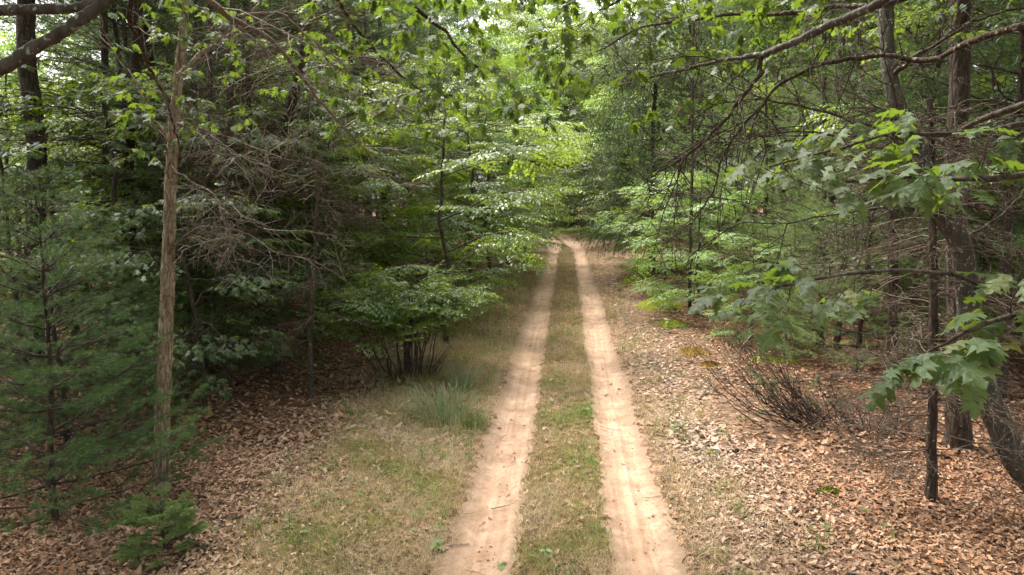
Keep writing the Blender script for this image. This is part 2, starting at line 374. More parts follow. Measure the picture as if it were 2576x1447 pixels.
def proto_pine(seed, H, r, live, reach, sp, needle, gap=.55, dead=True, dense=1.0, scale=1.0, curve=.25, deadlow=.08, bark=None, deadamt=1.0):
    g = np.random.default_rng(seed); tq, cq, dq = Geo(), Geo(), Geo()
    P = limb((0, 0, -.15), (g.normal(0, .015), g.normal(0, .015), 1), H, 24, g, 0, .012)
    R = r*(1-np.linspace(0, 1, 24))**.75+.008; trunk_geo(tq, P, R, 12, 0, .35)
    O, D, U, S = [], [], [], []; z = H*deadlow; az0 = g.uniform(0, 6)
    DO, DD, DU, DS = [], [], [], []
    while z < H*.985:
        t = z/H; p = along(P, t); alive = z > live*H; n = g.integers(4, 7) if alive else g.integers(2, 6); az0 += .7
        f = (1-t)/max(1-live, .05)
        for k in range(n):
            az = az0 + k*6.283/n + g.normal(0, .25)
            if alive:
                L = max(reach*min(1, .18+1.0*f)*g.uniform(.7, 1.15), .18); el = .15+.55*(1-f)
                l = limb(p, (math.cos(az), math.sin(az), el-curve*.6), L, 9, g, -curve*.55, .03); tq.tube(l, np.linspace(.006+.010*L, .005, 9), 5)
                m = max(2, int(dense*(1+L*3.0)))
                for j in range(m):
                    tt = 1.0 if j == 0 else g.uniform(.25, .97); a2 = az + (0 if j == 0 else g.choice([-1, 1])*g.uniform(.4, 1.0))
                    O.append(along(l, tt)); D.append((math.cos(a2), math.sin(a2), g.uniform(-.1, .4))); U.append(g.normal(0, .3, 3)+np.array([0, 0, 1])); S.append(scale*min(1, .35+L*.5)*g.uniform(.7, 1.1))
            elif dead and g.random() < .85*deadamt:
                L = reach*g.uniform(.25, .85); l = limb(p, (math.cos(az), math.sin(az), g.uniform(-.25, .25)), L, 8, g, .15, .07)
                dq.tube(l, np.linspace(.006+.007*L, .003, 8), 4)
                for j in range(2+int(L*1.6)):
                    a2 = az + g.uniform(-1, 1); DO.append(along(l, g.uniform(.25, 1))); DD.append((math.cos(a2), math.sin(a2), g.uniform(-.4, .3))); DU.append(g.normal(0, .6, 3)+np.array([0, 0, 1])); DS.append(g.uniform(.35, .9))
        z += gap*g.uniform(.8, 1.2)
    out = [('trunk', tq.mesh('pine_trunk', [bark or B_PINE]), None)]
    if O: put_sprays(cq, g, sp, O, D, U, S); out.append(('crown', cq.mesh('pine_crown', [needle, B_DARK]), 'stuff'))
    if DO: put_sprays(dq, g, SP_DEAD, DO, DD, DU, DS); out.append(('dead_branches', dq.mesh('pine_dead_branches', [B_BROWN]), 'stuff'))
    return out
def place(proto, name, label, cat, group, loc, rz=0.0, sc=1.0, skip=()):
    o = empty(name, loc, rz, sc); tag(o, label, cat, group)
    for pn, me, kd in proto:
        if pn in skip: continue
        c = obj(pn, me, o)
        if kd: c['kind'] = kd
    return o

# ------------------------------------------------------------------ ground form
def fbm(x, y, s, seed=0):
    x = np.asarray(x, float)/s+seed*3.7; y = np.asarray(y, float)/s-seed*1.9
    return (np.sin(1.1*x+1.7*np.sin(.7*y+seed))+np.sin(1.3*y+1.5*np.sin(.9*x))+.6*np.sin(2.3*x+1.9*y)+.5*np.sin(3.1*y-2.2*x+1.3*np.sin(x)))/3.1
def centre(y): y = np.asarray(y, float); return np.where(y > 44, -np.clip(y-46, 0, 60)**2*.006, 0.0)
RUT = .84
def gh(x, y):
    u = np.asarray(x, float)-centre(y); y = np.asarray(y, float)
    h = .05*fbm(u, y, 2.6, 1)*np.clip((np.abs(u)-1.0)/1.5, .12, 1) + .22*fbm(u, y, 9, 2)*np.clip((np.abs(u)-2)/5, 0, 1)
    h = h + .55*np.clip((u-2.2)/3.0, 0, 1)*np.clip((y-18)/14, 0, 1) - .35*np.clip((-u-3.0)/4, 0, 1)*np.clip((16-y)/8, 0, 1)
    h = h - .05*np.exp(-((np.abs(u)-RUT)/.30)**4) + .5*np.clip((y-48)/30, 0, 1)
    return h

# ------------------------------------------------------------------ the setting: forest floor, wheel ruts
def grid_mesh(name, X, Y, Z, Uc, mats):
    ny, nx = X.shape; g = Geo()
    i, j = np.meshgrid(np.arange(ny-1), np.arange(nx-1), indexing='ij')
    a = i*nx+j; b = a+1; c = b+nx; d = a+nx
    T = np.concatenate([np.stack([a, b, c], -1).reshape(-1, 3), np.stack([a, c, d], -1).reshape(-1, 3)])
    g.add(np.stack([X, Y, Z], -1), T, 0, True); me = g.mesh(name, mats)
    uv = me.uv_layers.new(name='road'); li = np.empty(len(T)*3, np.int32); me.loops.foreach_get('vertex_index', li)
    w = np.stack([Uc.ravel(), Y.ravel()], -1)[li]; uv.data.foreach_set('uv', w.astype(np.float32).ravel()); return me
def sinh_axis(a, n, k): t = np.linspace(-1, 1, n); return np.sinh(k*t)/np.sinh(k)*a

def floor_mat():
    m, nt, out, N, L = new_mat('forest_floor')
    uv = N('ShaderNodeUVMap', uv_map='road'); tc = N('ShaderNodeTexCoord')
    sep = N('ShaderNodeSeparateXYZ'); L(uv.outputs[0], sep.inputs[0])
    wn1 = N('ShaderNodeTexNoise'); wn1.inputs['Scale'].default_value = .9; wn1.inputs['Detail'].default_value = 5; L(tc.outputs['Object'], wn1.inputs['Vector'])
    off = N('ShaderNodeMath', operation='MULTIPLY_ADD'); off.inputs[1].default_value = 1.3; L(wn1.outputs[0], off.inputs[0]); L(sep.outputs[0], off.inputs[2])
    mr = N('ShaderNodeMapRange'); mr.inputs[1].default_value = -7.35; mr.inputs[2].default_value = 8.65; L(off.outputs[0], mr.inputs[0])
    f = lambda u: (u+8)/16
    DUFF, LIT, DRY, SOIL, STRIP = (.125, .065, .038), (.15, .098, .066), (.20, .145, .080), (.25, .168, .112), (.19, .13, .072)
    zr = ramp(N, [(f(-7), DUFF), (f(-4.2), LIT), (f(-3.0), DRY), (f(-1.8), DRY), (f(-1.25), SOIL), (f(-.5), STRIP), (f(.45), STRIP), (f(1.2), SOIL), (f(1.7), (.22, .15, .10)), (f(3.4), LIT), (f(5.0), DUFF)])
    L(mr.outputs[0], zr.inputs[0])
    vor = N('ShaderNodeTexVoronoi'); vor.inputs['Scale'].default_value = 11; vor.inputs['Randomness'].default_value = 1; L(tc.outputs['Object'], vor.inputs['Vector'])
    vr = ramp(N, [(0, (.35, .32, .30)), (.45, (.9, .85, .8)), (.8, (1.35, 1.25, 1.2)), (1, (1.9, 1.75, 1.65))])
    sp2 = N('ShaderNodeSeparateColor'); L(vor.outputs['Color'], sp2.inputs[0]); L(sp2.outputs[0], vr.inputs[0])
    n2 = N('ShaderNodeTexNoise'); n2.inputs['Scale'].default_value = 60; n2.inputs['Detail'].default_value = 4; L(tc.outputs['Object'], n2.inputs['Vector'])
    nr = ramp(N, [(.3, (.55, .52, .5)), (.7, (1.4, 1.4, 1.4))]); L(n2.outputs[0], nr.inputs[0])
    c = mixc(N, L, .8, zr.outputs[0], vr.outputs[0], 'MULTIPLY'); c = mixc(N, L, .8, c, nr.outputs[0], 'MULTIPLY')
    b = N('ShaderNodeBsdfPrincipled'); L(c, b.inputs['Base Color']); b.inputs['Roughness'].default_value = .95; b.inputs['Specular IOR Level'].default_value = .15
    bp = N('ShaderNodeBump'); bp.inputs['Strength'].default_value = .9; bp.inputs['Distance'].default_value = .03; L(n2.outputs[0], bp.inputs['Height'])
    bp2 = N('ShaderNodeBump'); bp2.inputs['Strength'].default_value = .8; bp2.inputs['Distance'].default_value = .03; L(vor.outputs['Distance'], bp2.inputs['Height']); L(bp.outputs[0], bp2.inputs['Normal'])
    L(bp2.outputs[0], b.inputs['Normal']); L(b.outputs[0], out.inputs['Surface']); return m
def sand_mat():
    m, nt, out, N, L = new_mat('sandy_track')
    tc = N('ShaderNodeTexCoord')
    n1 = N('ShaderNodeTexNoise'); n1.inputs['Scale'].default_value = 2.2; n1.inputs['Detail'].default_value = 6; n1.inputs['Roughness'].default_value = .65; L(tc.outputs['Object'], n1.inputs['Vector'])
    r = ramp(N, [(.30, (.31, .200, .132)), (.5, (.42, .286, .200)), (.68, (.51, .372, .272))]); L(n1.outputs[0], r.inputs[0])
    n2 = N('ShaderNodeTexNoise'); n2.inputs['Scale'].default_value = 90; n2.inputs['Detail'].default_value = 3; L(tc.outputs['Object'], n2.inputs['Vector'])
    r2 = ramp(N, [(.28, (.62, .56, .52)), (.5, (1, 1, 1)), (.75, (1.1, 1.1, 1.1))]); L(n2.outputs[0], r2.inputs[0])
    a = N('ShaderNodeAttribute', attribute_name='edge')       # bare soil where the wheels do not press the sand
    n3 = N('ShaderNodeTexNoise'); n3.inputs['Scale'].default_value = 14; n3.inputs['Detail'].default_value = 5; L(tc.outputs['Object'], n3.inputs['Vector'])
    ad = N('ShaderNodeMath', operation='MULTIPLY_ADD'); ad.inputs[1].default_value = .7; L(n3.outputs[0], ad.inputs[0]); L(a.outputs['Fac'], ad.inputs[2])
    er = ramp(N, [(.62, (0, 0, 0)), (1.0, (1, 1, 1))]); L(ad.outputs[0], er.inputs[0])
    mps = N('ShaderNodeMapping'); mps.inputs['Scale'].default_value = (9, .35, 1); L(tc.outputs['Object'], mps.inputs[0]); ns = N('ShaderNodeTexNoise'); ns.inputs['Scale'].default_value = 1.6; ns.inputs['Detail'].default_value = 5; L(mps.outputs[0], ns.inputs['Vector'])
    rs = ramp(N, [(.35, (.74, .68, .64)), (.6, (1.08, 1.08, 1.08))]); L(ns.outputs[0], rs.inputs[0])      # drag streaks left by wheels
    c = mixc(N, L, .75, r.outputs[0], r2.outputs[0], 'MULTIPLY'); c = mixc(N, L, .5, c, rs.outputs[0], 'MULTIPLY'); c = mixc(N, L, er.outputs[0], c, (.25, .172, .118))
    b = N('ShaderNodeBsdfPrincipled'); L(c, b.inputs['Base Color']); b.inputs['Roughness'].default_value = .95; b.inputs['Specular IOR Level'].default_value = .1
    bp = N('ShaderNodeBump'); bp.inputs['Strength'].default_value = .5; bp.inputs['Distance'].default_value = .012; L(n2.outputs[0], bp.inputs['Height']); L(bp.outputs[0], b.inputs['Normal'])
    L(b.outputs[0], out.inputs['Surface']); return m
M_FLOOR, M_SAND = floor_mat(), sand_mat()
def rut_edges(y, s):
    grow = np.clip((y-44)/8, 0, 1)*.35
    inner = .47 + .055*fbm(y*0+s*2, y, .09, 13) + .05*fbm(y*0+s*5, y, .55, 3) + .05*fbm(y*0, y, 1.9, 4+s) - grow
    outer = 1.21 + .06*fbm(y*0+s*3, y, .10, 14) + .06*fbm(y*0+s*9, y, .6, 5) + .07*fbm(y*0, y, 2.3, 6+s) + grow*.4
    return inner, outer
ux = np.unique(np.concatenate([np.linspace(-3, 3, 91), sinh_axis(120, 121, 4.2)])); yy = np.concatenate([np.linspace(-40, 2, 22), np.linspace(3, 20, 130), 20+np.cumsum(np.geomspace(.15, 9, 120))])
UU, YY = np.meshgrid(ux, yy); XX = UU + centre(YY); ZZ = gh(XX, YY)
for s in (-1, 1):
    ie, oe = rut_edges(YY, s); w = UU*s
    ZZ -= .035*np.clip(np.minimum(w-ie-.02, oe-.02-w)/.06, 0, 1)
floor_ob = obj('forest_floor', grid_mesh('forest_floor', XX, YY, ZZ, UU, [M_FLOOR])); tag(floor_ob, 'brown forest floor of soil and old leaves on both sides of the track', 'ground', kind='structure')
for s in (-1, 1):
    ys = np.concatenate([np.arange(-6, 5, .2), np.arange(5, 15, .022), np.arange(15, 30, .08), np.arange(30, 66, .3)]); ie, oe = rut_edges(ys, s)
    tt = np.linspace(0, 1, 26); U2 = s*(ie[:, None] + (oe-ie)[:, None]*tt[None]); Y2 = np.broadcast_to(ys[:, None], U2.shape).copy(); X2 = U2 + centre(Y2)
    Z2 = gh(X2, Y2) + .006
    inside = np.clip(np.minimum(tt, 1-tt)*5, 0, 1)[None]
    for k, (c0, wd, pitch) in enumerate(((.70, .09, .052), (.93, .075, .046))):      # tyre tread pressed into the sand
        band = np.exp(-((np.abs(U2)-c0-.03*fbm(Y2*0, Y2, 3.1, k))/wd)**4); Z2 += inside*band*(-.014 + .011*np.sign(np.sin(2*math.pi*(Y2+.5*np.abs(np.abs(U2)-c0))/pitch))*np.clip(fbm(U2, Y2, .9, 7+k)+.5, 0, 1))
    Z2 += inside*(.011*fbm(U2, Y2, .11, 8)+.014*fbm(U2, Y2, .37, 9))
    if s < 0: X2, Y2, Z2, U2 = X2[:, ::-1], Y2[:, ::-1], Z2[:, ::-1], U2[:, ::-1]
    me = grid_mesh('wheel_rut', X2, Y2, Z2, U2, [M_SAND])
    ea = me.attributes.new('edge', 'FLOAT', 'POINT'); e = np.abs(np.broadcast_to((tt if s > 0 else tt[::-1])[None], X2.shape)-.44)*1.25; ea.data.foreach_set('value', e.astype(np.float32).ravel())
    o = obj('wheel_rut', me); tag(o, ('left' if s < 0 else 'right') + ' sandy wheel rut of the forest track with tyre marks', 'track', kind='structure')

ic = Geo(); ico = np.array([(0, 0, 1), (1, 0, .1), (.2, .95, 0), (-.9, .4, .1), (-.7, -.7, 0), (.4, -.9, .05), (0, 0, -.8)], float); ic.add(ico, [(0, 1, 2), (0, 2, 3), (0, 3, 4), (0, 4, 5), (0, 5, 1), (6, 2, 1), (6, 3, 2), (6, 4, 3), (6, 5, 4), (6, 1, 5)], 0, True)
g = np.random.default_rng(12); npb = 900; yp = 5+17*g.random(npb)**1.4; up_ = g.choice([-1, 1], npb)*np.clip(g.normal(.86, .24, npb), .4, 1.4); azp = g.uniform(0, 6.283, npb); pq = Geo()
pq.inst(ic.tpl(), np.stack([up_, yp, gh(up_, yp)+.006], -1), frames(np.stack([np.cos(azp), np.sin(azp), 0*azp], -1), np.tile([0, 0, 1.0], (npb, 1))), np.exp(g.normal(-4.9, .45, npb))[:, None]*np.array([1.2, .9, .7]), 0)
tag(obj('pebbles', pq.mesh('pebbles', [M_SAND])), 'scattered small pebbles and sand crumbs in the wheel ruts', 'pebbles', kind='stuff')

# ------------------------------------------------------------------ ground cover
def lit_density(u, y):
    n = fbm(u, y, 1.4, 11); a = np.abs(u)
    d = np.where(a < .5, .10, np.where(a < 1.22, .014, 0))
    right = np.clip((u-1.15)/.5, 0, 1)*np.clip(.95+.4*n, .25, 1)
    left = np.clip((-u-1.15)/.6, 0, 1)*(.30+.25*n) + np.clip((-u-2.8)/1.2, 0, 1)*.75
    duff = np.clip(1-((u-3.0)/1.0)**2-((y-10.8)/1.6)**2, 0, 1)*.7
    return np.clip(np.where(u > 0, right-duff, left)+d, 0, 1)
PAL = np.array([(.46, .34, .25), (.40, .27, .19), (.33, .22, .15), (.28, .165, .10), (.19, .115, .07), (.12, .075, .05), (.34, .17, .08), (.50, .39, .30)])
PALW = np.array([.12, .17, .21, .18, .15, .10, .06, .03])
def sample_ground(n, y0, y1, xm, dens, g, power=1.0):
    y = y0 + (y1-y0)*g.random(n)**power; x = g.uniform(-1, 1, n)*np.minimum(xm, 1.0+y*.80)-y*.06
    k = g.random(n) < dens(x-centre(y), y); return x[k], y[k]
def ground_leaves(q, g, x, y, tpls, size, lift=.012):
    n = len(x); az = g.uniform(0, 6.283, n); D = np.stack([np.cos(az), np.sin(az), g.normal(0, .22, n)], -1)
    U = np.stack([g.normal(0, .27, n), g.normal(0, .27, n), np.ones(n)], -1); O = np.stack([x, y, gh(x, y)+lift+g.uniform(0, .025, n)], -1)
    c = (PAL*.8+.2*PAL.mean(0))[g.choice(len(PAL), n, p=PALW/PALW.sum())]*g.uniform(.85, 1.2, (n, 1)); u = x-centre(y)
    pale = np.clip(1-np.abs(u-2.0)/1.0, 0, 1)*np.clip((y-6.5)/3, 0, 1); c = c*(1-.55*pale[:, None])+np.array([.50, .40, .33])*g.uniform(.7, 1.15, (n, 1))*.55*pale[:, None]  # paler leaves beside the right rut: stronger light there put into leaf colour
    rust = np.clip((u-2.2)/1.2, 0, 1)*.75+np.clip((-u-3.2)/1.5, 0, 1)*.5; c = c*(1-rust[:, None]) + c*np.array([.95, .78, .64])*rust[:, None]; F = frames(D, U); S = size*np.clip(np.exp(g.normal(-.12, .38, n)), .35, 1.6); idx = g.integers(0, len(tpls), n)
    for k, t in enumerate(tpls):
        m = idx == k; q.inst(t, O[m], F[m], S[m], 0, c[m])
T_LIT = [leaf_tpl([(0, 0, 0), (.30, .33, .27), (.46, .45, .12), (.66, .72, .25), (1, 1, 0)], zleaf(d, c, w, p)) for d, c, w, p in ((-.45, .6, .2, 0), (.4, -.35, .3, 1), (-.2, -.3, .4, 3), (.1, .7, .3, 4))]
T_LITF = [leaf_tpl([(0, 0, 0), (.45, .42, .30), (1, 1, 0)], zleaf(d, c, 0, 0)) for d, c in ((-.4, .5), (.4, -.3), (.1, .7))]
M_LIT = tint_mat('dry_leaf', .7, .12, .3)
g = np.random.default_rng(5); lq = Geo()
x, y = sample_ground(50000, 4.8, 9.6, 9.2, lit_density, g, 1.0); ground_leaves(lq, g, x, y, T_LIT, .061)
x, y = sample_ground(70000, 9.6, 38, 21, lit_density, g, 1.5); ground_leaves(lq, g, x, y, T_LITF, .092)
nt_ = 2600; xt, yt = sample_ground(nt_*3, 4.8, 16, 10, lambda u, y: np.clip(lit_density(u, y)*.5+.04, 0, 1), g); at_ = g.uniform(0, 6.283, len(xt)); Lt = g.uniform(.06, .32, len(xt)); tt_ = np.linspace(-.5, .5, 4)
Pt = np.stack([xt[:, None]+np.cos(at_)[:, None]*Lt[:, None]*tt_+g.normal(0, .008, (len(xt), 4)), yt[:, None]+np.sin(at_)[:, None]*Lt[:, None]*tt_+g.normal(0, .008, (len(xt), 4)), 0*Lt[:, None]+tt_*0], -1); Pt[..., 2] = gh(Pt[..., 0], Pt[..., 1])+.02+g.uniform(0, .02, len(xt))[:, None]
lq.tube(Pt, np.full((len(xt), 4), .0035), 3, 0); lq.C[-1][:] = np.repeat(np.array([(.11, .08, .055), (.20, .15, .11), (.28, .22, .17)])[g.integers(0, 3, len(xt))], 12, axis=0)
lit = obj('leaf_litter', lq.mesh('leaf_litter', [M_LIT], True)); tag(lit, 'brown fallen oak leaves carpeting the ground beside the track', 'leaves', kind='stuff')
# the largest fallen leaves in view, one by one
g = np.random.default_rng(6)
M_FALL = leaf_mat('fallen_leaf', (.20, .12, .07), (.34, .23, .155), (.48, .36, .27), .1, (.35, .22, .12), .7, .3)
fall_me = []
for k, (d, c, w, p) in enumerate(((-.4, .5, .25, 0), (.35, -.3, .3, 1.5), (-.15, -.25, .4, 3), (.15, .6, .3, 4.2))):
    q = Geo(); t = leaf_tpl(OAK_MD, zleaf(d, c, w, p)); q.add(*t); fall_me.append(q.mesh('fallen_leaf', [M_FALL]))
fx, fy = sample_ground(4200, 5.2, 8.2, 6, lambda u, y: np.clip(lit_density(u, y), .03, 1)*(np.abs(u) > .2), g)
for k in range(300):
    o = bpy.data.objects.new('fallen_leaf', fall_me[k % 4]); az = g.uniform(0, 6.283)
    F = frames(np.array([[math.cos(az), math.sin(az), g.normal(0, .15)]]), np.array([[g.normal(0, .3), g.normal(0, .3), 1]]))[0]*g.uniform(.06, .10)
    mt = Matrix(F.tolist()).to_4x4(); mt.translation = (float(fx[k]), float(fy[k]), float(gh(fx[k], fy[k]))+.035); link(o, floor_ob); o.matrix_local = mt

def grass_blades(q, g, x, y, h, w, cols, bend=.6):
    n = len(x); az = g.uniform(0, 6.283, n); side = np.stack([np.cos(az), np.sin(az), 0*az], -1); a2 = g.uniform(0, 6.283, n)
    lean = np.stack([np.cos(a2), np.sin(a2), 0*az], -1)*(bend*g.uniform(.2, 1.3, n))[:, None]
    O = np.stack([x, y, gh(x, y)-.005], -1); up = np.array([0, 0, 1.0]); H = (h*g.uniform(.5, 1.3, n))[:, None]; W = side*np.reshape(w, (-1, 1))
    m = O + (up*.62+lean*.3)*H; t = O + (up*.9+lean)*H
    V = np.stack([O-W, O+W, m-W*.7, m+W*.7, t], 1).reshape(-1, 3)
    T = (np.array([[0, 1, 3], [0, 3, 2], [2, 3, 4]])[None] + (np.arange(n)*5)[:, None, None]).reshape(-1, 3)
    q.add(V, T, 0, False, np.repeat(cols, 5, axis=0))
def grass_density(u, y):
    n = fbm(u, y, 1.1, 21); a = np.abs(u)
    strip = np.clip((.56-a)/.15, 0, 1)*(.5+.3*n+.4*fbm(u, y, .33, 25)); lv = np.clip((-u-1.1)/.3, 0, 1)*np.clip((4.0+n-(-u))/1.2, 0, 1)*(.7+.3*n)
    rv = np.clip((u-1.15)/.25, 0, 1)*np.clip((2.5+.5*n-u)/.9, 0, 1)*(.32+.4*fbm(u, y, 1.7, 23))
    return np.clip(strip+lv+rv, 0, 1)
M_GRASS = tint_mat('grass_blade', .6, .25, .3)
GCOL = np.array([(.54, .44, .27), (.44, .36, .19), (.35, .32, .12), (.24, .30, .075), (.17, .31, .055)])
def grass_cols(u, y, g):
    n = len(u); green = np.clip(.34 + .60*fbm(u, y, .45, 22) + .75*np.exp(-((u-.22)/.3)**2-((y-10.0)/2.0)**2) + .2*np.clip((-u-1.4)/1.0, 0, 1)*np.clip((10-y)/5, 0, 1), 0, 1)
    k = np.clip((green*4.2-.3+g.normal(0, .65, n)), 0, 4).astype(int); return GCOL[k]*g.uniform(.7, 1.25, (n, 1))
gq = Geo(); g = np.random.default_rng(9)
x, y = sample_ground(230000, 4.8, 17, 5.2, grass_density, g, 1.15); grass_blades(gq, g, x, y, .12, np.full(len(x), .0027), grass_cols(x, y, g), 1.5)
x, y = sample_ground(70000, 17, 48, 5.0, grass_density, g, 1.2); grass_blades(gq, g, x, y, .14, np.full(len(x), .006), grass_cols(x-centre(y), y, g), 1.1)
ye = g.uniform(5, 24, 5200); se = g.choice([-1, 1], 5200); ie_, oe_ = rut_edges(ye, se); pick = g.random(5200) < .6; xe = se*np.where(pick, ie_-.05+g.normal(0, .05, 5200), oe_+.06+np.abs(g.normal(0, .06, 5200))); kk = fbm(xe, ye, .5, 31) > -.1
grass_blades(gq, g, xe[kk], ye[kk], .11, np.full(kk.sum(), .003), grass_cols(xe[kk], ye[kk], g), 1.2)
nc = 520; yc = 5+19*g.random(nc)**1.3; sidec = g.random(nc); xc = np.where(sidec < .55, -1.25-2.6*g.random(nc)**1.2, np.where(sidec < .82, g.uniform(-.42, .42, nc), 1.3+1.3*g.random(nc)**1.5)); per = g.integers(10, 42, nc)
xr = np.repeat(xc, per)+g.normal(0, .045, per.sum()); yr = np.repeat(yc, per)+g.normal(0, .045, per.sum()); hc = np.repeat(g.uniform(.08, .24, nc)*np.where(np.abs(xc) < .5, .65, 1), per); cc = np.repeat(GCOL[g.choice(5, nc, p=[.22, .22, .2, .2, .16])], per, axis=0)*g.uniform(.75, 1.2, (per.sum(), 1))
grass_blades(gq, g, xr, yr, hc, np.full(len(xr), .0028), cc, .75)
gr = obj('grass', gq.mesh('grass', [M_GRASS], True)); tag(gr, 'short dry grass on the middle strip and verges of the track', 'grass', kind='stuff')

wq = Geo(); g = np.random.default_rng(19); nw = 900; yw = 5+16*g.random(nw)**1.2; sw = g.random(nw); xw = np.where(sw < .6, -1.25-2.4*g.random(nw), np.where(sw < .8, g.uniform(-.4, .4, nw), 1.35+2.2*g.random(nw))); kw = fbm(xw, yw, .7, 41) > .05; xw, yw = xw[kw], yw[kw]
for k in range(6):                                            # low broad-leaved weeds, six leaves each
    az = g.uniform(0, 6.283, len(xw)); D = np.stack([np.cos(az), np.sin(az), g.uniform(.0, .7, len(xw))], -1); O = np.stack([xw, yw, gh(xw, yw)+.01+g.uniform(0, .05, len(xw))], -1)
    wq.inst(T_DIAM, O, frames(D, np.stack([g.normal(0, .2, len(xw)), g.normal(0, .2, len(xw)), np.ones(len(xw))], -1)), g.uniform(.03, .075, len(xw)), 0)
tag(obj('verge_weeds', wq.mesh('verge_weeds', [M_BRIGHT])), 'low broad-leaved weeds scattered over the verges of the track', 'weeds', kind='stuff')

# ------------------------------------------------------------------ tree prototypes
P_BEECH = [proto_broad(200+s, 5.5+s*.8, .05+.008*s, .16, 2.1, 15, SP_BEECH, M_BEECH, B_DARK, .95, (.05, .45), 4, 3) for s in range(2)]; P_BEECH.append(P_BEECH[0])
P_LOW = [proto_broad(210+s, 3.0+.6*s, .032, .10, 1.5, 12, SP_BEECHD, M_BEECH, B_DARK, .8, (.05, .4), 4, 2) for s in (0,)]*2
P_BRIGHT = [proto_broad(220+s, 4.2, .04, .06, 1.7, 16, SP_BEECHD, M_BRIGHT, B_DARK, .8, (.1, .6), 4, 3, False) for s in range(1)]
P_OAKU = [proto_broad(230+s, 4.6, .05, .22, 1.6, 12, SP_OAK, M_OAK, B_DARK, .9, (.1, .5), 3, 2) for s in (0,)]*2
P_MIDB = [proto_broad(235+s, 10.5, .11, .14, 3.0, 22, SP_FAR, M_BRIGHT, B_OAK, 1.2, (.1, .55), 4, 4, False) for s in (0,)]*2  # pale leaf colour stands in for bright sheen on the far crowns
P_TALL = [proto_broad(240+s, 15+s, .20, .36, 4.6, 24, SP_FAR, M_BEECH if s else M_OAK, B_OAK, 1.5, (.15, .7), 5, 4, False) for s in (1,)]*2
P_PINET = [proto_pine(250+s, 17, .19, .42, 2.7, SP_PINEF, M_PINE, .62, True, 1.0, 1.25) for s in (0,)]*2
P_PINEB = [proto_pine(260+s, 14, .115, .62, 2.3, SP_PINEF, M_PINE, .5, True, 1.0, 1.1) for s in (0,)]*2
P_PINEM = [proto_pine(270+s, 8.5, .08, .05, 2.2, SP_PINE, M_PINEL, .5, False, 1.0, 1.0) for s in (0,)]*2
P_PINED = [proto_pine(275, 11, .10, .20, 2.3, SP_PINEF, M_PINE, .6, True, 1.0, 1.0)]
P_PINEY = [proto_pine(280+s, 4.6+s, .042, .06, 1.55, SP_PINEN, M_PINE, .36, False, 1.35, .85) for s in (0,)]*2
P_SPRUCE = [proto_pine(290, 15, .15, .10, 2.9, SP_SPRUCE, M_SPRUCE, .5, False, .6, 1.5, -.30, .11)]

def G(u, v):
    """ground point shown at (u, v) of the 2576 px wide frame, on flat ground"""
    d = R_CAM @ np.array([(u-1288)/FPX, -(v-723.5)/FPX, -1.0]); p = np.array([0, 0, CAM_H]) + d*(-CAM_H/d[2]); return p
def on(x, y, dz=-.02): return (float(x), float(y), float(gh(x, y))+dz)

# ---- bespoke trees: trunk through given points, limbs, dead twigs, sprays of leaves
def furrowed(q, P, R, k, seed, depth=.08, fz=2.2, fa=3.0, mat=0):
    """trunk with bark furrows as relief"""
    n = len(P); T = nrm(np.gradient(P, axis=0)); U = nrm(np.cross(T, np.array([1.0, .15, 0]))); W = np.cross(T, U); V = []
    L = np.concatenate([[0], np.cumsum(np.linalg.norm(np.diff(P, axis=0), axis=1))])
    for i in range(n):
        for j in range(k):
            a = 2*math.pi*j/k; v = Vector((math.cos(a)*fa+seed, math.sin(a)*fa, L[i]*fz))
            f = 1 - depth*2*abs(mnoise.noise(v)) + depth*1.1*mnoise.noise(v*3.1) + .05*mnoise.noise(Vector((math.cos(a)*.8, math.sin(a)*.8, L[i]*1.3+seed)))
            V.append(P[i] + R[i]*f*(math.cos(a)*U[i] + math.sin(a)*W[i]))
    i, j = np.meshgrid(np.arange(n-1), np.arange(k), indexing='ij'); a = i*k+j; b = i*k+(j+1) % k
    t = np.concatenate([np.stack([a, b, b+k], -1).reshape(-1, 3), np.stack([a, b+k, a+k], -1).reshape(-1, 3)]); q.add(np.array(V), t, mat, True)
class Tree:
    def __init__(s, name, label, cat, base, group=None):
        s.base = np.array(base, float); s.root = tag(empty(name, base), label, cat, group); s.lines = []; s.arms = []
    def loc(s, P): return np.asarray(P, float)-s.base
    def part(s, name, geo, mats, kind=None, color=False):
        o = obj(name, geo.mesh(s.root.name.split('.')[0]+'_'+name, mats, color), s.root)
        if kind: o['kind'] = kind
        return o
    def limb(s, name, pts, r0, r1, mat, n=26, k=7, wig=.012, seed=1, keep=True):
        g = np.random.default_rng(seed); P = wob(spline(pts, n), wig, g); R = np.linspace(r0, r1, n)*(1+.10*g.normal(0, 1, n).clip(-1.5, 1.5)); q = Geo(); q.tube(s.loc(P), R, k)
        if keep: s.lines.append((P, np.linspace(r0, r1, n)))
        s.arms.append((P, s.part(name, q, [mat]))); return P
    def near(s, p):
        best = None
        for P, R in s.lines:
            d = np.linalg.norm(P-p, axis=1); i = int(d.argmin())
            if best is None or d[i] < best[0]: best = (d[i], P[max(0, i-2)], R[max(0, i-2)])
        return best[1], best[2]
def dead_twigs(q, g, P, n, size, base, t0=.15, spread=1.0, down=.3):
    O, D, U, S = [], [], [], []
    for k in range(n):
        t = g.uniform(t0, 1); p = along(P, t); d = nrm(along(P, min(1, t+.03))-along(P, max(0, t-.03))); a = g.normal(0, 1, 3)*spread; a[2] -= down
        O.append(p-base); D.append(nrm(d*.6+nrm(a))); U.append(g.normal(0, .7, 3)+np.array([0, 0, 1])); S.append(size*g.uniform(.5, 1.25))
    put_sprays(q, g, SP_DEAD, O, D, U, S)

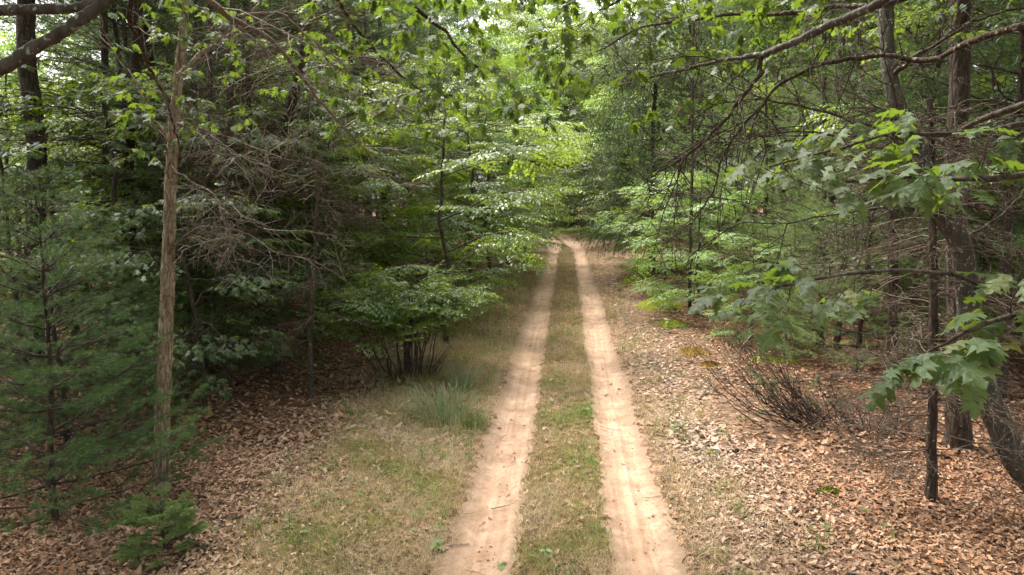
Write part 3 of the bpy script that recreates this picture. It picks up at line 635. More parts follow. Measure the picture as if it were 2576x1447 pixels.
oak_leaf_me = {}
for nm, tp in (('hi', T_OAKHI), ('md', T_OAKMD)):
    oak_leaf_me[nm] = []
    for t in tp:
        q = Geo(); q.add(*t); oak_leaf_me[nm].append(q.mesh('oak_leaf', [M_OAKP]))
def leaf_parts(tree, leaves, cap, parent=None):
    """leaves: (distance, origin, frame, size, tpl kind); the nearest cap are parts of their own, the rest one mesh"""
    leaves = sorted(leaves, key=lambda l: l[0]-(50 if l[4] == 'hi' else 0)); q = Geo(); rest = {'hi': [], 'md': []}
    for i, (d, O, F, S, kd) in enumerate(leaves):
        if i < cap:
            o = bpy.data.objects.new('leaf', oak_leaf_me[kd][i % len(oak_leaf_me[kd])]); link(o, min(tree.arms, key=lambda a: float(np.linalg.norm(a[0]-O, axis=1).min()))[1])
            m = Matrix((F*S).tolist()).to_4x4(); m.translation = [float(c) for c in tree.loc(O)]; o.matrix_local = m
        else: rest[kd].append((O, F, S))
    for kd, tp in (('hi', T_OAKHI), ('md', T_OAKMD)):
        r = rest[kd]
        if r:
            for k, t in enumerate(tp):
                rr = r[k::len(tp)]
                if rr: q.inst(t, tree.loc(np.array([a[0] for a in rr])), np.array([a[1] for a in rr]), np.array([a[2] for a in rr]), 0)
    if q.n: tree.part('foliage', q, [M_OAK], 'stuff')
def rosette(g, p, d, n, size, kd, droop=.5, tilt=.35):
    out = []
    for k in range(n):
        a = math.radians((k-(n-1)/2)*(170/max(n, 2)) + g.uniform(-25, 25)); dv = rotz_v(np.array([d[0], d[1], 0.0]), a)+np.array([0, 0, -droop*g.uniform(-.1, 1.5)])
        U = np.array([0, 0, 1.0])+g.normal(0, tilt, 3)*np.array([1, 1, .3]); F = frames(dv[None], U[None])[0]
        out.append((float(p[1]), p + nrm(dv)*.02 + g.normal(0, .018 if kd == 'hi' else .01, 3), F, size*g.uniform(.55, 1.2), kd))
    return out
def by_reach(tree, pts):
    return sorted(pts, key=lambda p: min(float(np.linalg.norm(P-p, axis=1).min()) for P, R in tree.lines))
def twig_to(q, tree, p, g, r=.005, sag=.15):
    a, ra = tree.near(p); mid = (a+p)/2 + np.array([0, 0, 1])*np.linalg.norm(p-a)*g.uniform(.02, sag)+g.normal(0, .04, 3)
    P = wob(spline([a, mid, p], 9), .008, g); q.tube(tree.loc(P), np.linspace(min(max(r, np.linalg.norm(p-a)*.008), ra), r*.55, 9), 4); tree.lines.append((P[3:], np.full(6, r*.8))); return nrm(P[-1]-P[-3])

# ---- foreground oak standing just outside the right edge: its limbs hang into the picture
FO = Tree('red_oak', 'lobed-leaf oak reaching in from the right edge with large nearby leaves', 'tree', on(3.9, 3.6))
g = np.random.default_rng(31); tq = Geo(); FP = limb(FO.base, (.02, -.02, 1), 11, 40, g, 0, .02); furrowed(tq, FO.loc(FP), np.linspace(.17, .06, 40), 18, 3.0, .06); FO.part('trunk', tq, [B_LICH]); FO.lines.append((FP, np.linspace(.17, .06, 40)))
FO.limb('branch', [FP[20], at(2700, -160, 4.3), at(2420, -120, 5.0), at(2230, 8, 5.3), at(2090, 75, 5.5), at(1990, 118, 5.6), at(1915, 142, 5.8)], .042, .026, B_LICH, 40, 9, .006, 2)
FO.limb('branch', [at(1915, 142, 5.8), at(1850, 142, 5.9), at(1760, 168, 6.1), at(1690, 190, 6.3), at(1560, 215, 6.6)], .024, .008, B_LICH, 26, 7, .012, 3)
FO.limb('branch', [at(1915, 142, 5.8), at(1908, 190, 5.8), at(1850, 260, 5.9), at(1790, 335, 6.0), at(1700, 400, 6.2), at(1650, 440, 6.4)], .022, .008, B_RED, 26, 7, .014, 4)
FO.limb('branch', [FP[17], at(2560, 70, 4.8), at(2350, 145, 5.6), at(2240, 140, 5.8), at(2130, 152, 5.9), at(2000, 205, 6.0), at(1945, 265, 6.1), at(1890, 330, 6.2), at(1840, 420, 6.3), at(1780, 520, 6.5), at(1690, 600, 6.8)],   .025, .005, B_RED, 44, 7, .014, 5)
FO.limb('branch', [FP[16], at(2560, 260, 4.6), at(2420, 330, 5.4), at(2260, 345, 5.8), at(2080, 352, 6.0), at(1880, 345, 6.3)], .024, .006, B_DARK, 28, 6, .014, 6)
FO.limb('branch', [FP[14], at(2620, 430, 3.3), at(2440, 440, 3.2), at(2300, 440, 3.3), at(2140, 460, 3.4), at(2060, 440, 3.5)], .018, .005, B_DARK, 26, 6, .008, 7)
FO.limb('branch', [FP[15], at(2640, 300, 3.6), at(2450, 340, 3.6), at(2250, 340, 3.7), at(2080, 380, 3.8), at(1930, 420, 3.9)], .016, .005, B_DARK, 26, 6, .008, 8)
FO.limb('branch', [FP[11], at(2680, 840, 2.7), at(2560, 800, 2.6), at(2460, 830, 2.6), at(2360, 880, 2.65), at(2300, 915, 2.7)], .014, .004, B_DARK, 24, 6, .006, 9)
FO.limb('branch', [FP[12], at(2640, 720, 3.0), at(2400, 690, 2.9), at(2160, 700, 2.9), at(2000, 720, 2.95), at(1860, 750, 3.0)], .013, .004, B_DARK, 24, 6, .008, 10)
FO.limb('branch', [FP[26], at(2600, -260, 5.0), at(2200, -200, 6.0), at(1850, -120, 6.8), at(1600, -30, 7.4), at(1480, 40, 7.8)], .05, .012, B_LICH, 36, 7, .02, 11)
FO.limb('branch', [FP[23], at(2400, -60, 5.8), at(2080, 20, 6.8), at(1850, 40, 7.2), at(1640, 70, 7.6), at(1500, 130, 8.0)], .036, .008, B_DARK, 34, 6, .016, 12)
lv = []; tw = Geo(); g = np.random.default_rng(33)
SPOTS = [(3.75, .15, 4, ((1890, 405), (1960, 412), (2010, 362), (2060, 335), (2130, 312), (2190, 335), (2230, 300), (2290, 285), (2250, 365), (2310, 335), (2120, 385), (2060, 402), (1985, 440), (2180, 385))),
         (3.2, .155, 4, ((2110, 440), (2150, 478), (2250, 425), (2300, 405), (2290, 465), (2360, 485), (2350, 425), (2420, 412), (2470, 402), (2520, 392), (2565, 402), (2440, 465), (2500, 330), (2560, 345), (2390, 450), (2330, 440), (2200, 440))),
         (2.95, .14, 4, ((1815, 740), (1870, 765), (1930, 715), (1950, 790), (2000, 665), (2020, 645), (2040, 690), (2100, 760), (2150, 722), (2190, 750), (2110, 730), (1900, 740))),
         (2.65, .155, 4, ((2270, 930), (2310, 892), (2350, 872), (2380, 922), (2440, 850), (2480, 772), (2530, 800), (2560, 852), (2430, 900), (2520, 690), (2575, 680), (2400, 930), (2500, 840), (2570, 770)))]
for Y0, size, n, pts in SPOTS:
    for (u, v) in pts:
        p = at(u, v, Y0+g.uniform(-.25, .25)); d = twig_to(tw, FO, p, g, .003, .05); d = nrm(d*.7+np.array([-.5, -.35, 0]))
        lv += rosette(g, p, d, n+int(g.integers(-1, 2)), size, 'hi', .62, .30)
def canopy_spots(g, n, u0, u1, v0, v1, Y0, Y1, shape):
    out = []
    while len(out) < n:
        u, v = g.uniform(u0, u1), g.uniform(v0, v1)
        if g.random() < shape((u-u0)/(u1-u0), (v-v0)/(v1-v0)): out.append(at(u, v, g.uniform(Y0, Y1)))
    return out
for p in by_reach(FO, canopy_spots(g, 250, 1300, 2080, -170, 310, 6.0, 8.6, lambda a, b: np.clip(1.15-b-.5*abs(a-.45), 0, 1))):
    d = twig_to(tw, FO, p, g, .004, .1); lv += rosette(g, p, d, int(g.integers(4, 7)), .155, 'md', .7, .5)
FO.part('twigs', tw, [B_DARK], 'stuff'); leaf_parts(FO, lv, 300)
dq = Geo(); g = np.random.default_rng(35)
for i, n, sz in ((1, 8, .7), (2, 14, .7), (3, 20, .7), (4, 16, .8), (0, 8, .6), (9, 8, .7)): dead_twigs(dq, g, FO.arms[i][0], n, sz, FO.base, .3)
FO.part('dead_twigs', dq, [B_DARK], 'stuff')

def top_crown(T, line, seed, n, t0, reach, cx, cy, zmin):  # crown above the view, added to darken the foreground below
    g = np.random.default_rng(seed); q, bq = Geo(), Geo(); O, D, U, S = [], [], [], []
    for i in range(n):
        p = along(line, t0+(1-t0)*(i+.5)/n); az = i*2.4; L = reach*g.uniform(.5, 1.1); d = np.array([math.cos(az)+cx, math.sin(az)+cy, g.uniform(.1, .5)]); l = limb(p, d, L, 10, g, .05, .05); l[:, 2] = np.maximum(l[:, 2], np.minimum(zmin, p[2])); bq.tube(T.loc(l), np.linspace(.04, .01, 10), 6)
        for k in range(9):
            a2 = az+g.uniform(-1.3, 1.3); O.append(T.loc(along(l, g.uniform(.3, 1)))+np.array([0, 0, g.uniform(0, .7)])); D.append((math.cos(a2), math.sin(a2), g.uniform(-.1, .3))); U.append(g.normal(0, .3, 3)+np.array([0, 0, 1])); S.append(g.uniform(.9, 1.5))
    put_sprays(q, g, SP_FAR, O, D, U, S); T.part('upper_branches', bq, [B_DARK]); T.part('crown', q, [M_OAK, B_DARK], 'stuff')
top_crown(FO, FP, 36, 13, .62, 2.6, -.25, -.2, 6.6)

# ---- overhead oak outside the left edge: thick limb across the corner, leafy boughs over the track
LO = Tree('oak', 'oak at the left edge whose thick bare limb crosses the top left corner', 'tree', on(-4.7, 4.2))
g = np.random.default_rng(41); tq = Geo(); LP = limb(LO.base, (0, .02, 1), 12, 40, g, 0, .02); furrowed(tq, LO.loc(LP), np.linspace(.19, .07, 40), 18, 5.0, .07); LO.part('trunk', tq, [B_OAK]); LO.lines.append((LP, np.linspace(.19, .07, 40)))
LO.limb('branch', [LP[13], at(-160, 240, 4.0), at(0, 178, 4.0), at(120, 112, 4.05), at(210, 60, 4.1), at(290, -8, 4.2), at(460, -130, 4.6)], .045, .030, B_LICH, 40, 9, .005, 2)
LO.limb('branch', [LP[16], at(-120, 40, 4.4), at(0, 30, 4.5), at(150, 25, 4.5), at(260, 2, 4.6), at(420, -60, 4.9)], .040, .026, B_LICH, 36, 9, .005, 3)
LO.limb('branch', [LP[18], at(270, -60, 5.2), at(330, 60, 5.6), at(370, 160, 6.0), at(405, 235, 6.4), at(425, 310, 6.8), at(450, 360, 7.0)], .022, .008, B_RED, 30, 7, .012, 4)
LO.limb('branch', [LP[21], at(380, -90, 6.0), at(540, 5, 6.6), at(590, 35, 6.8), at(690, 92, 7.2), at(760, 182, 7.6), at(820, 250, 7.9), at(875, 305, 8.2), at(960, 420, 8.6), at(1010, 520, 9.0)], .036, .006, B_TWIG, 44, 7, .016, 5)
LO.limb('branch', [at(590, 35, 6.8), at(690, 25, 7.0), at(760, 80, 7.3), at(860, 170, 7.6), at(960, 270, 8.0), at(1030, 300, 8.3)], .016, .005, B_TWIG, 30, 6, .014, 6)
LO.limb('branch', [LP[25], at(500, -220, 6.0), at(800, -140, 6.8), at(1000, -20, 7.2), at(1120, 80, 7.6), at(1220, 190, 8.0)], .05, .010, B_DARK, 40, 7, .016, 7)
LO.limb('branch', [LP[28], at(700, -320, 5.6), at(1000, -230, 6.4), at(1200, -100, 7.0), at(1320, 20, 7.4)], .05, .010, B_DARK, 34, 7, .016, 8)
LO.limb('branch', [at(700, -185, 6.6), at(840, 0, 7.4), at(930, 120, 8.0), at(1040, 220, 8.4), at(1120, 290, 8.8)], .026, .007, B_DARK, 30, 6, .016, 9)
lv = []; tw = Geo(); g = np.random.default_rng(43)
for p in by_reach(LO, canopy_spots(g, 330, 760, 1450, -170, 350, 6.6, 9.4, lambda a, b: np.clip(1.25-b*.75-.75*abs(a-.55), 0, 1))):
    d = twig_to(tw, LO, p, g, .004, .1); lv += rosette(g, p, d, int(g.integers(4, 7)), .155, 'md', .7, .5)
for p in by_reach(LO, canopy_spots(g, 30, 560, 860, 20, 330, 7.6, 9.4, lambda a, b: .9)):
    d = twig_to(tw, LO, p, g, .004, .1); lv += rosette(g, p, d, 5, .13, 'md', .7, .5)
LO.part('twigs', tw, [B_DARK], 'stuff'); leaf_parts(LO, lv, 300)
dq = Geo(); g = np.random.default_rng(45)
for i, n, sz in ((3, 8, .6), (4, 22, .8), (5, 14, .7)): dead_twigs(dq, g, LO.lines[i][0], n, sz, LO.base, .25)
LO.part('dead_twigs', dq, [B_TWIG], 'stuff')

top_crown(LO, LP, 46, 13, .62, 2.6, .1, .0, 7.2)

# ---- slender light-barked oak on the left with dead lichened limbs
b = G(400, 1212); b[2] = gh(b[0], b[1])-.05; YB = b[1]
SO = Tree('slender_oak', 'slender pale brown furrowed oak trunk standing among pines on the left', 'tree', b)
pts = [b, at(409, 1060, YB), at(415, 900, YB), at(421, 740, YB+.02), at(425, 600, YB+.05), at(431, 430, YB+.05), at(441, 280, YB+.1), at(455, 140, YB+.15), at(468, -20, YB+.2), at(480, -300, YB+.2), at(505, -700, YB+.3)]
P = spline(pts, 190); t = np.linspace(0, 1, 190); h = P[:, 2]-P[0, 2]; R = (.094-.062*t**1.1)*(1+.55*np.exp(-h/.16))
g = np.random.default_rng(51); tq = Geo(); furrowed(tq, SO.loc(P), R*1.06, 34, 1.3, .24, 4.0, 4.2); SO.part('trunk', tq, [B_OAK]); SO.lines.append((P, R))
l1 = SO.limb('branch', [at(424, 640, YB), at(468, 592, YB-.1), at(530, 572, YB-.3), at(610, 590, YB-.4), at(690, 640, YB-.5), at(800, 668, YB-.5), at(900, 735, YB-.6)], .017, .004, B_BROWN, 34, 7, .012, 2)
l2 = SO.limb('branch', [at(431, 420, YB), at(500, 470, YB-.4), at(560, 520, YB-.7), at(640, 560, YB-.9), at(720, 610, YB-1.1)], .010, .003, B_BROWN, 30, 6, .015, 3)
l3 = SO.limb('branch', [at(436, 330, YB), at(510, 330, YB-.3), at(600, 390, YB-.5), at(700, 400, YB-.6), at(830, 420, YB-.5)], .012, .004, B_BROWN, 30, 6, .015, 4)
l4 = SO.limb('branch', [at(450, 190, YB), at(520, 120, YB+.3), at(620, 60, YB+.5), at(700, -60, YB+.8)], .03, .01, B_OAK, 24, 6, .01, 5)
l5 = SO.limb('branch', [at(434, 380, YB), at(380, 300, YB-.1), at(330, 200, YB-.1), at(250, 90, YB)], .02, .006, B_OAK, 24, 6, .014, 6)
dq = Geo(); 
for l, n, sz in ((l1, 15, .55), (l2, 15, .7), (l3, 17, .75), (l4, 4, .6), (l5, 7, .6)): dead_twigs(dq, g, l, n, sz, SO.base, .15)
SO.part('dead_twigs', dq, [B_TWIG], 'stuff')
lv = []; tw = Geo()
for p in by_reach(SO, canopy_spots(g, 60, 250, 760, -200, 330, YB-.6, YB+1.2, lambda a, b: np.clip(1.1-.6*b-.4*abs(a-.5), 0, 1))):
    d = twig_to(tw, SO, p, g, .004, .1); lv += rosette(g, p, d, 5, .135, 'md', .7, .5)
for p in by_reach(SO, canopy_spots(g, 26, 370, 520, -60, 330, YB-1.2, YB-.3, lambda a, b: .9)+canopy_spots(g, 30, 290, 600, -60, 420, YB-1.3, YB-.3, lambda a, b: .9)):
    d = twig_to(tw, SO, p, g, .004, .1); lv += rosette(g, p, d, 5, .13, 'md', .7, .5)
SO.part('twigs', tw, [B_DARK], 'stuff'); leaf_parts(SO, lv, 200)

# ---- leaning lichen-grey trunk at the right edge
CO = Tree('leaning_oak', 'curved grey lichen-spotted oak trunk leaning in at the right edge', 'tree', on(5.75, 7.9))
YC = 8.1
pts = [CO.base+np.array([0, 0, -.1]), at(2570, 1180, 7.9), at(2510, 1060, 8.0), at(2466, 950, YC), at(2444, 850, YC), at(2434, 740, YC), at(2418, 620, YC), at(2385, 560, YC), at(2352, 500, YC), at(2310, 380, YC+.1), at(2250, 240, YC+.2), at(2232, 120, YC+.3), at(2225, -60, YC+.4), at(2230, -500, YC+.6)]
P = spline(pts, 170); t = np.linspace(0, 1, 170); R = .155*(1-.58*t); g = np.random.default_rng(61); tq = Geo(); furrowed(tq, CO.loc(P), R, 26, 7.7, .035, 3.0, 3.0); CO.part('trunk', tq, [B_LICH]); CO.lines.append((P, R))
c1 = CO.limb('branch', [P[95], at(2280, 520, YC-.4), at(2150, 530, YC-.6), at(2000, 560, YC-.8), at(1860, 560, YC-.8)], .02, .005, B_DARK, 28, 6, .012, 2)
c2 = CO.limb('branch', [P[80], at(2520, 520, YC+.2), at(2620, 430, YC+.4)], .022, .009, B_DARK, 18, 6, .012, 3)
c3 = CO.limb('branch', [P[115], at(2200, 330, YC-.5), at(2060, 280, YC-.7), at(1900, 250, YC-.8), at(1780, 260, YC-.8)], .022, .005, B_DARK, 28, 6, .014, 4)
c4 = CO.limb('branch', [P[135], at(2330, 120, YC-.2), at(2480, 40, YC-.3), at(2640, 10, YC-.3)], .03, .008, B_DARK, 24, 6, .014, 5)
dq = Geo()
for l, n, sz in ((c1, 22, .75), (c2, 8, .7), (c3, 20, .75), (c4, 14, .7)): dead_twigs(dq, g, l, n, sz, CO.base, .1)
CO.part('dead_twigs', dq, [B_DARK], 'stuff')
lv = []; tw = Geo()
for p in by_reach(CO, canopy_spots(g, 70, 1950, 2700, -500, 90, YC-.8, YC+1.4, lambda a, b: .8)):
    d = twig_to(tw, CO, p, g, .004, .1); lv += rosette(g, p, d, 5, .14, 'md', .7, .5)
CO.part('twigs', tw, [B_DARK], 'stuff'); leaf_parts(CO, lv, 0)

# ------------------------------------------------------------------ standing trunks that can be told apart
def stem(name, label, pts, r0, r1, bark, deadn=0, dsize=.8, seed=0, cat='tree', dead_t=(.1, .95), reach=1.2, group=None, k=12, dbark=None, down=.2, crown=False):
    b = np.array(pts[0], float); T = Tree(name, label, cat, b, group); P = spline(pts, 44); g = np.random.default_rng(seed); P = wob(P, .006, g); q = Geo(); R = np.linspace(r0, r1, 44)*(1+.3*np.exp(-(P[:, 2]-b[2])/.25)); furrowed(q, T.loc(P), R, k, seed*1.7, .07, 3.5, 3.0); T.part('trunk', q, [bark])
    if deadn:
        dq = Geo(); O, D, U, S = [], [], [], []
        for i in range(deadn):
            p = along(P, g.uniform(*dead_t)); az = g.uniform(0, 6.283); L = reach*g.uniform(.4, 1.1); l = limb(p, (math.cos(az), math.sin(az), g.uniform(-.3, .25)), L, 8, g, down*.6, .07); dq.tube(T.loc(l), np.linspace(.005+.006*L, .003, 8), 4)
            for j in range(3):
                a2 = az+g.uniform(-1, 1); O.append(T.loc(along(l, g.uniform(.2, 1)))); D.append((math.cos(a2), math.sin(a2), g.uniform(-.5, .3))); U.append(g.normal(0, .6, 3)+np.array([0, 0, 1])); S.append(dsize*g.uniform(.5, 1.1))
        put_sprays(dq, g, SP_DEAD, O, D, U, S); T.part('dead_branches', dq, [dbark or B_BROWN], 'stuff')
    if crown:
        c = obj('crown', P_PINET[seed % 2][1][1], T.root); c['kind'] = 'stuff'; c.location = (float(P[-1][0]-b[0])*.8, float(P[-1][1]-b[1]), 0); c.rotation_euler = (0, 0, seed*1.1)
    return T
def gp(u, v):
    p = G(u, v); p[2] = gh(p[0], p[1])-.08; return p
def up(u, v, b): return at(u, v, b[1])
b = gp(2412, 1130); stem('pine', 'dark straight pine trunk directly behind the leaning lichen-grey oak trunk', [b, up(2408, 900, b), up(2405, 500, b), up(2415, 0, b), up(2420, -700, b)], .165, .11, B_PINE, 26, .8, 71, dead_t=(.05, .6), reach=1.6, crown=True)
b = gp(2345, 1262); stem('dead_young_spruce', 'thin dead conifer with a haze of fine bare twigs, right foreground', [b, up(2347, 1000, b), up(2348, 700, b), up(2345, 480, b), up(2340, 250, b)], .062, .03, B_PINE, 80, .7, 72, dead_t=(.02, .98), reach=1.05)
b = gp(2246, 975); stem('pine', 'straight dark pine trunk left of the thin dead conifer, bare branches all the way up', [b, up(2247, 800, b), up(2245, 400, b), up(2235, 0, b), up(2230, -500, b)], .105, .07, B_PINE, 26, .8, 73, dead_t=(.05, .7), reach=1.6, crown=True)
b = gp(783, 988); stem('dead_sapling', 'thin dark dead stem standing right of the slender pale oak trunk', [b, up(778, 850, b), up(783, 700, b), up(795, 560, b), up(806, 430, b)], .062, .03, B_DARK, 26, .8, 74, dead_t=(.25, 1), reach=1.2)
b = gp(760, 860); b[1] = 13.6; b[0] = at(700, 860, 13.6)[0]; b[2] = gh(b[0], b[1])-.05; stem('dead_pine', 'leaning dead pine with a tangle of brown twigs left of the track', [b, at(672, 700, 13.6), at(690, 430, 13.6), at(720, 330, 13.6), at(748, 225, 13.6), at(775, 60, 13.6), at(800, -200, 13.6)], .14, .06, B_PINE, 85, 1.1, 75, dead_t=(.2, 1), reach=2.2)
b = np.array([at(78, 900, 13.5)[0], 13.5, 0]); b[2] = gh(b[0], 13.5)-.1; stem('pine', 'thick pine trunk near the left edge under the bare corner limb', [b, at(88, 600, 13.5), at(92, 380, 13.5), at(72, 160, 13.5), at(68, -100, 13.5), at(66, -500, 13.5)], .20, .15, B_PINE, 26, .9, 76, reach=1.6, crown=True)
b = np.array([at(318, 900, 15)[0], 15, 0]); b[2] = gh(b[0], 15)-.1; stem('pine', 'reddish pine trunk just left of the slender pale oak', [b, at(318, 700, 15), at(320, 420, 15), at(335, 200, 15), at(348, -80, 15), at(352, -500, 15)], .15, .11, B_RED, 30, .9, 77, reach=1.7, crown=True)
b = np.array([at(372, 800, 21)[0], 21, 0]); b[2] = gh(b[0], 21)-.1; stem('pine', 'pinkish far pine trunk glimpsed between two nearer trunks on the left', [b, at(372, 500, 21), at(368, 250, 21), at(366, -300, 21)], .19, .15, B_RED, 10, 1, 78, reach=1.7, crown=True)
b = np.array([at(262, 900, 17)[0], 17, 0]); b[2] = gh(b[0], 17)-.1; stem('pine', 'thin dark pine trunk second to the left of the slender pale oak', [b, at(262, 600, 17), at(265, 300, 17), at(258, -200, 17)], .10, .08, B_DARK, 24, 1, 79, reach=1.6, crown=True)
for i, (u, v, r, lab) in enumerate(((573, 955, .10, 'short dark trunk among the oak seedlings behind the pale oak'), (518, 930, .07, 'thin black trunk nearest right behind the pale oak'), (483, 905, .055, 'slim shaded stem half hidden behind the pale oak trunk'), (1735, 790, .06, 'slim dark stem at the edge of the right-hand pines'), (2065, 860, .09, 'dark pine stump-like trunk standing behind the hanging oak leaves on the right'), (870, 800, .09, 'dark trunk behind the many-stemmed shrub, left of the track'))):
    b = gp(u, v); stem('slim_dark_tree', lab, [b, up(u+2, v-200, b), up(u+6, v-450, b), up(u+12, v-1000, b)], r, r*.6, B_DARK, 18, .8, 80+i, reach=1.2)

# ------------------------------------------------------------------ pines and understorey that can be told apart
place(P_PINEY[0], 'young_white_pine', 'long-needled young white pine filling the lower left edge', 'tree', 'young white pines at the lower left', on(-5.9, 7.2), .4, .82)
place(P_PINEY[1], 'young_white_pine', 'young white pine brushing the left side of the slender pale oak', 'tree', 'young white pines at the lower left', on(-7.0, 8.9), 2.1, .9)
place(P_PINEY[0], 'young_white_pine', 'taller young white pine behind the others at the left edge', 'tree', 'young white pines at the lower left', on(-8.8, 10.4), 4.0, 1.05)
place(P_PINEY[1], 'young_white_pine', 'young white pine behind the slender pale oak trunk', 'tree', 'young white pines at the lower left', on(-7.6, 12.6), 1.0, .9)
sap = proto_pine(300, .78, .012, .05, .30, [spray_pine(310+s, 520, .24, .009, 5, .5) for s in range(2)], M_PINEL, .085, False, 1.2, .55)
place(sap, 'pine_seedling', 'knee-high bright green pine seedling in the lower left corner', 'tree', None, on(-4.12, 6.45), 0, .80)

place(P_BEECH[0], 'layered_tree', 'beech-like understorey tree with flat leaf layers reaching toward the track', 'tree', 'layered understorey trees on the left', on(-2.9, 16.4), .2, 1.12)
place(P_BEECH[1], 'layered_tree', 'taller layered understorey tree behind the many-stemmed shrub', 'tree', 'layered understorey trees on the left', on(-6.6, 18.6), 2.2, 1.1)
place(P_BEECH[2], 'layered_tree', 'bright layered tree overhanging the left rut in the middle distance', 'tree', 'layered understorey trees on the left', on(-3.1, 22.5), 4.2, 1.25)
place(P_BEECH[0], 'layered_tree', 'layered tree leaning over the left verge farther down the track', 'tree', 'layered understorey trees on the left', on(-3.3, 28.5), 3.2, 1.3)
place(P_BEECH[1], 'layered_tree', 'leafy tree in the gap beyond the leaning dead pine', 'tree', 'layered understorey trees on the left', on(-7.0, 20.5), 1.2, 1.25)
place(P_BEECH[2], 'layered_tree', 'leafy tree closing the left side just before the bend', 'tree', 'layered understorey trees on the left', on(-3.0, 36), 5.2, 1.5)
place(P_LOW[0], 'leafy_bush', 'low leafy bush under the layered trees at the left verge', 'bush', None, on(-3.9, 19.4), 0, .9)
place(P_OAKU[0], 'oak_sapling', 'dark oak sapling right behind the pale oak trunk', 'tree', 'oak saplings on the left', on(-6.2, 11.2), 0, .85)
place(P_OAKU[1], 'oak_sapling', 'low oak sapling above the leaf litter between pale oak and dead stem', 'tree', 'oak saplings on the left', on(-5.6, 12.9), 2, .48)
place(P_OAKU[0], 'oak_sapling', 'shaded oak sapling in front of the thick left pine trunk', 'tree', 'oak saplings on the left', on(-8.8, 12.8), 4, 1.3)
place(P_OAKU[1], 'oak_sapling', 'oak sapling with dark crown behind the thin dead stem', 'tree', 'oak saplings on the left', on(-7.7, 15.6), 1, 1.0)

place(P_OAKU[1], 'oak_sapling', 'tall oak sapling in front of the reddish pine trunk on the left', 'tree', 'oak saplings on the left', on(-7.9, 13.8), 3.3, 1.45)
place(P_OAKU[0], 'oak_sapling', 'oak sapling filling the gap at the far left edge', 'tree', 'oak saplings on the left', on(-11.0, 14.5), 5.1, 1.5)
place(P_BRIGHT[0], 'bright_shrub', 'sunlit yellow-green shrub at the right of the track', 'bush', None, on(4.1, 21), .6, .95)
place(P_BRIGHT[0], 'bright_shrub', 'lower pale green bush in front of the sunlit shrub', 'bush', None, on(4.7, 17.8), 2.6, .62)
place(P_BRIGHT[0], 'bright_shrub', 'rounded light green shrub spilling onto the right verge', 'bush', None, on(3.5, 25.5), 4.1, .95)
place(P_PINEM[0], 'soft_pine', 'soft pale green young pine behind the hanging oak leaves', 'tree', 'pale young pines on the right', on(6.6, 17.0), 0, .95)
place(P_PINEM[1], 'soft_pine', 'pale young pine right beside the sunlit shrub', 'tree', 'pale young pines on the right', on(6.4, 22.5), 1.4, 1.0)
place(P_PINEM[0], 'soft_pine', 'tall pale pine behind the sunlit shrub', 'tree', 'pale young pines on the right', on(5.6, 27.5), 3.0, 1.05)
place(P_PINEM[1], 'soft_pine', 'pale pine seen through the dead twigs at right', 'tree', 'pale young pines on the right', on(9.4, 19.0), 4.4, 1.0)
place(P_PINEM[0], 'soft_pine', 'pale young pine directly behind the lowest hanging oak spray', 'tree', 'pale young pines on the right', on(5.9, 14.3), 5.0, .62)
place(P_PINEM[0], 'soft_pine', 'pale young pine between the two right-hand dark trunks', 'tree', 'pale young pines on the right', on(8.0, 16.4), 2.4, .85)
place(P_PINEY[0], 'soft_pine', 'small pale pine at the foot of the sunlit shrub', 'tree', 'pale young pines on the right', on(4.9, 15.6), 4.4, .38)
for x, y, rz, lab in ((7.7, 12.6, .5, 'dark needled pine behind the leaning lichen-grey oak'), (10.4, 15.5, 2.0, 'dark needled pine at the upper right edge'), (7.4, 15.2, 3.6, 'dark needled pine between the right-hand trunks and the pale pines')):
    place(P_PINED[0], 'dark_pine', lab, 'tree', 'dark pines on the right', on(x, y), rz, 1.0)
for x, y, rz, lab in ((-10.2, 15.6, 1.1, 'dark needled pine behind the thick left pine trunk'), (-8.0, 17.2, 4.1, 'dark needled pine behind the reddish trunk on the left')):
    place(P_PINED[0], 'dark_pine', lab, 'tree', 'dark pines on the left', on(x, y), rz, 1.0)
place(P_SPRUCE[0], 'drooping_spruce', 'drooping spruce hanging over the right side before the bend', 'tree', None, on(3.9, 31.5), 1, 1.0)
place(P_BEECH[1], 'layered_tree', 'dark leafy tree behind the drooping spruce', 'tree', None, on(4.6, 46), 1, 1.6)
place(P_BEECH[0], 'layered_tree', 'leafy tree closing the view at the end of the track', 'tree', None, on(.6, 66), 2, 1.7)

for i, (x, y, sc, lab) in enumerate(((-4.6, 31, 1.05, 'full-leaved tree rising over the left side in the middle distance'), (4.9, 33, .95, 'full-leaved tree behind the pale pines, right of the spruce'), (-6.2, 44, 1.1, 'tall leafy tree on the left shortly before the bend'), (-2.5, 80, 1.5, 'pale leafy tree straight ahead at the end of the track'), (4.2, 84, 1.6, 'big leafy tree behind the end of the track, right of centre'))):
    place(P_MIDB[i % 2], 'leafy_tree', lab, 'tree', None, on(x, y), i*1.3, sc)
for i, (x, y, sc, lab) in enumerate(((-2.6, 44, 1.0, 'round bush at the left roadside just before the bend'), (2.6, 48, 1.1, 'round bush at the right roadside by the bend'), (1.2, 58, 1.5, 'bush closing the view behind the bright sand patch'), (-5.0, 50, 1.2, 'bush on the left inside the bend'), (3.0, 31, .6, 'small bush at the foot of the right bank'), (-2.7, 33, .7, 'small bush on the left verge in the middle distance'))):
    place(P_LOW[i % 2], 'roadside_bush', lab, 'bush', 'roadside bushes', on(x, y), i*2.1, sc)

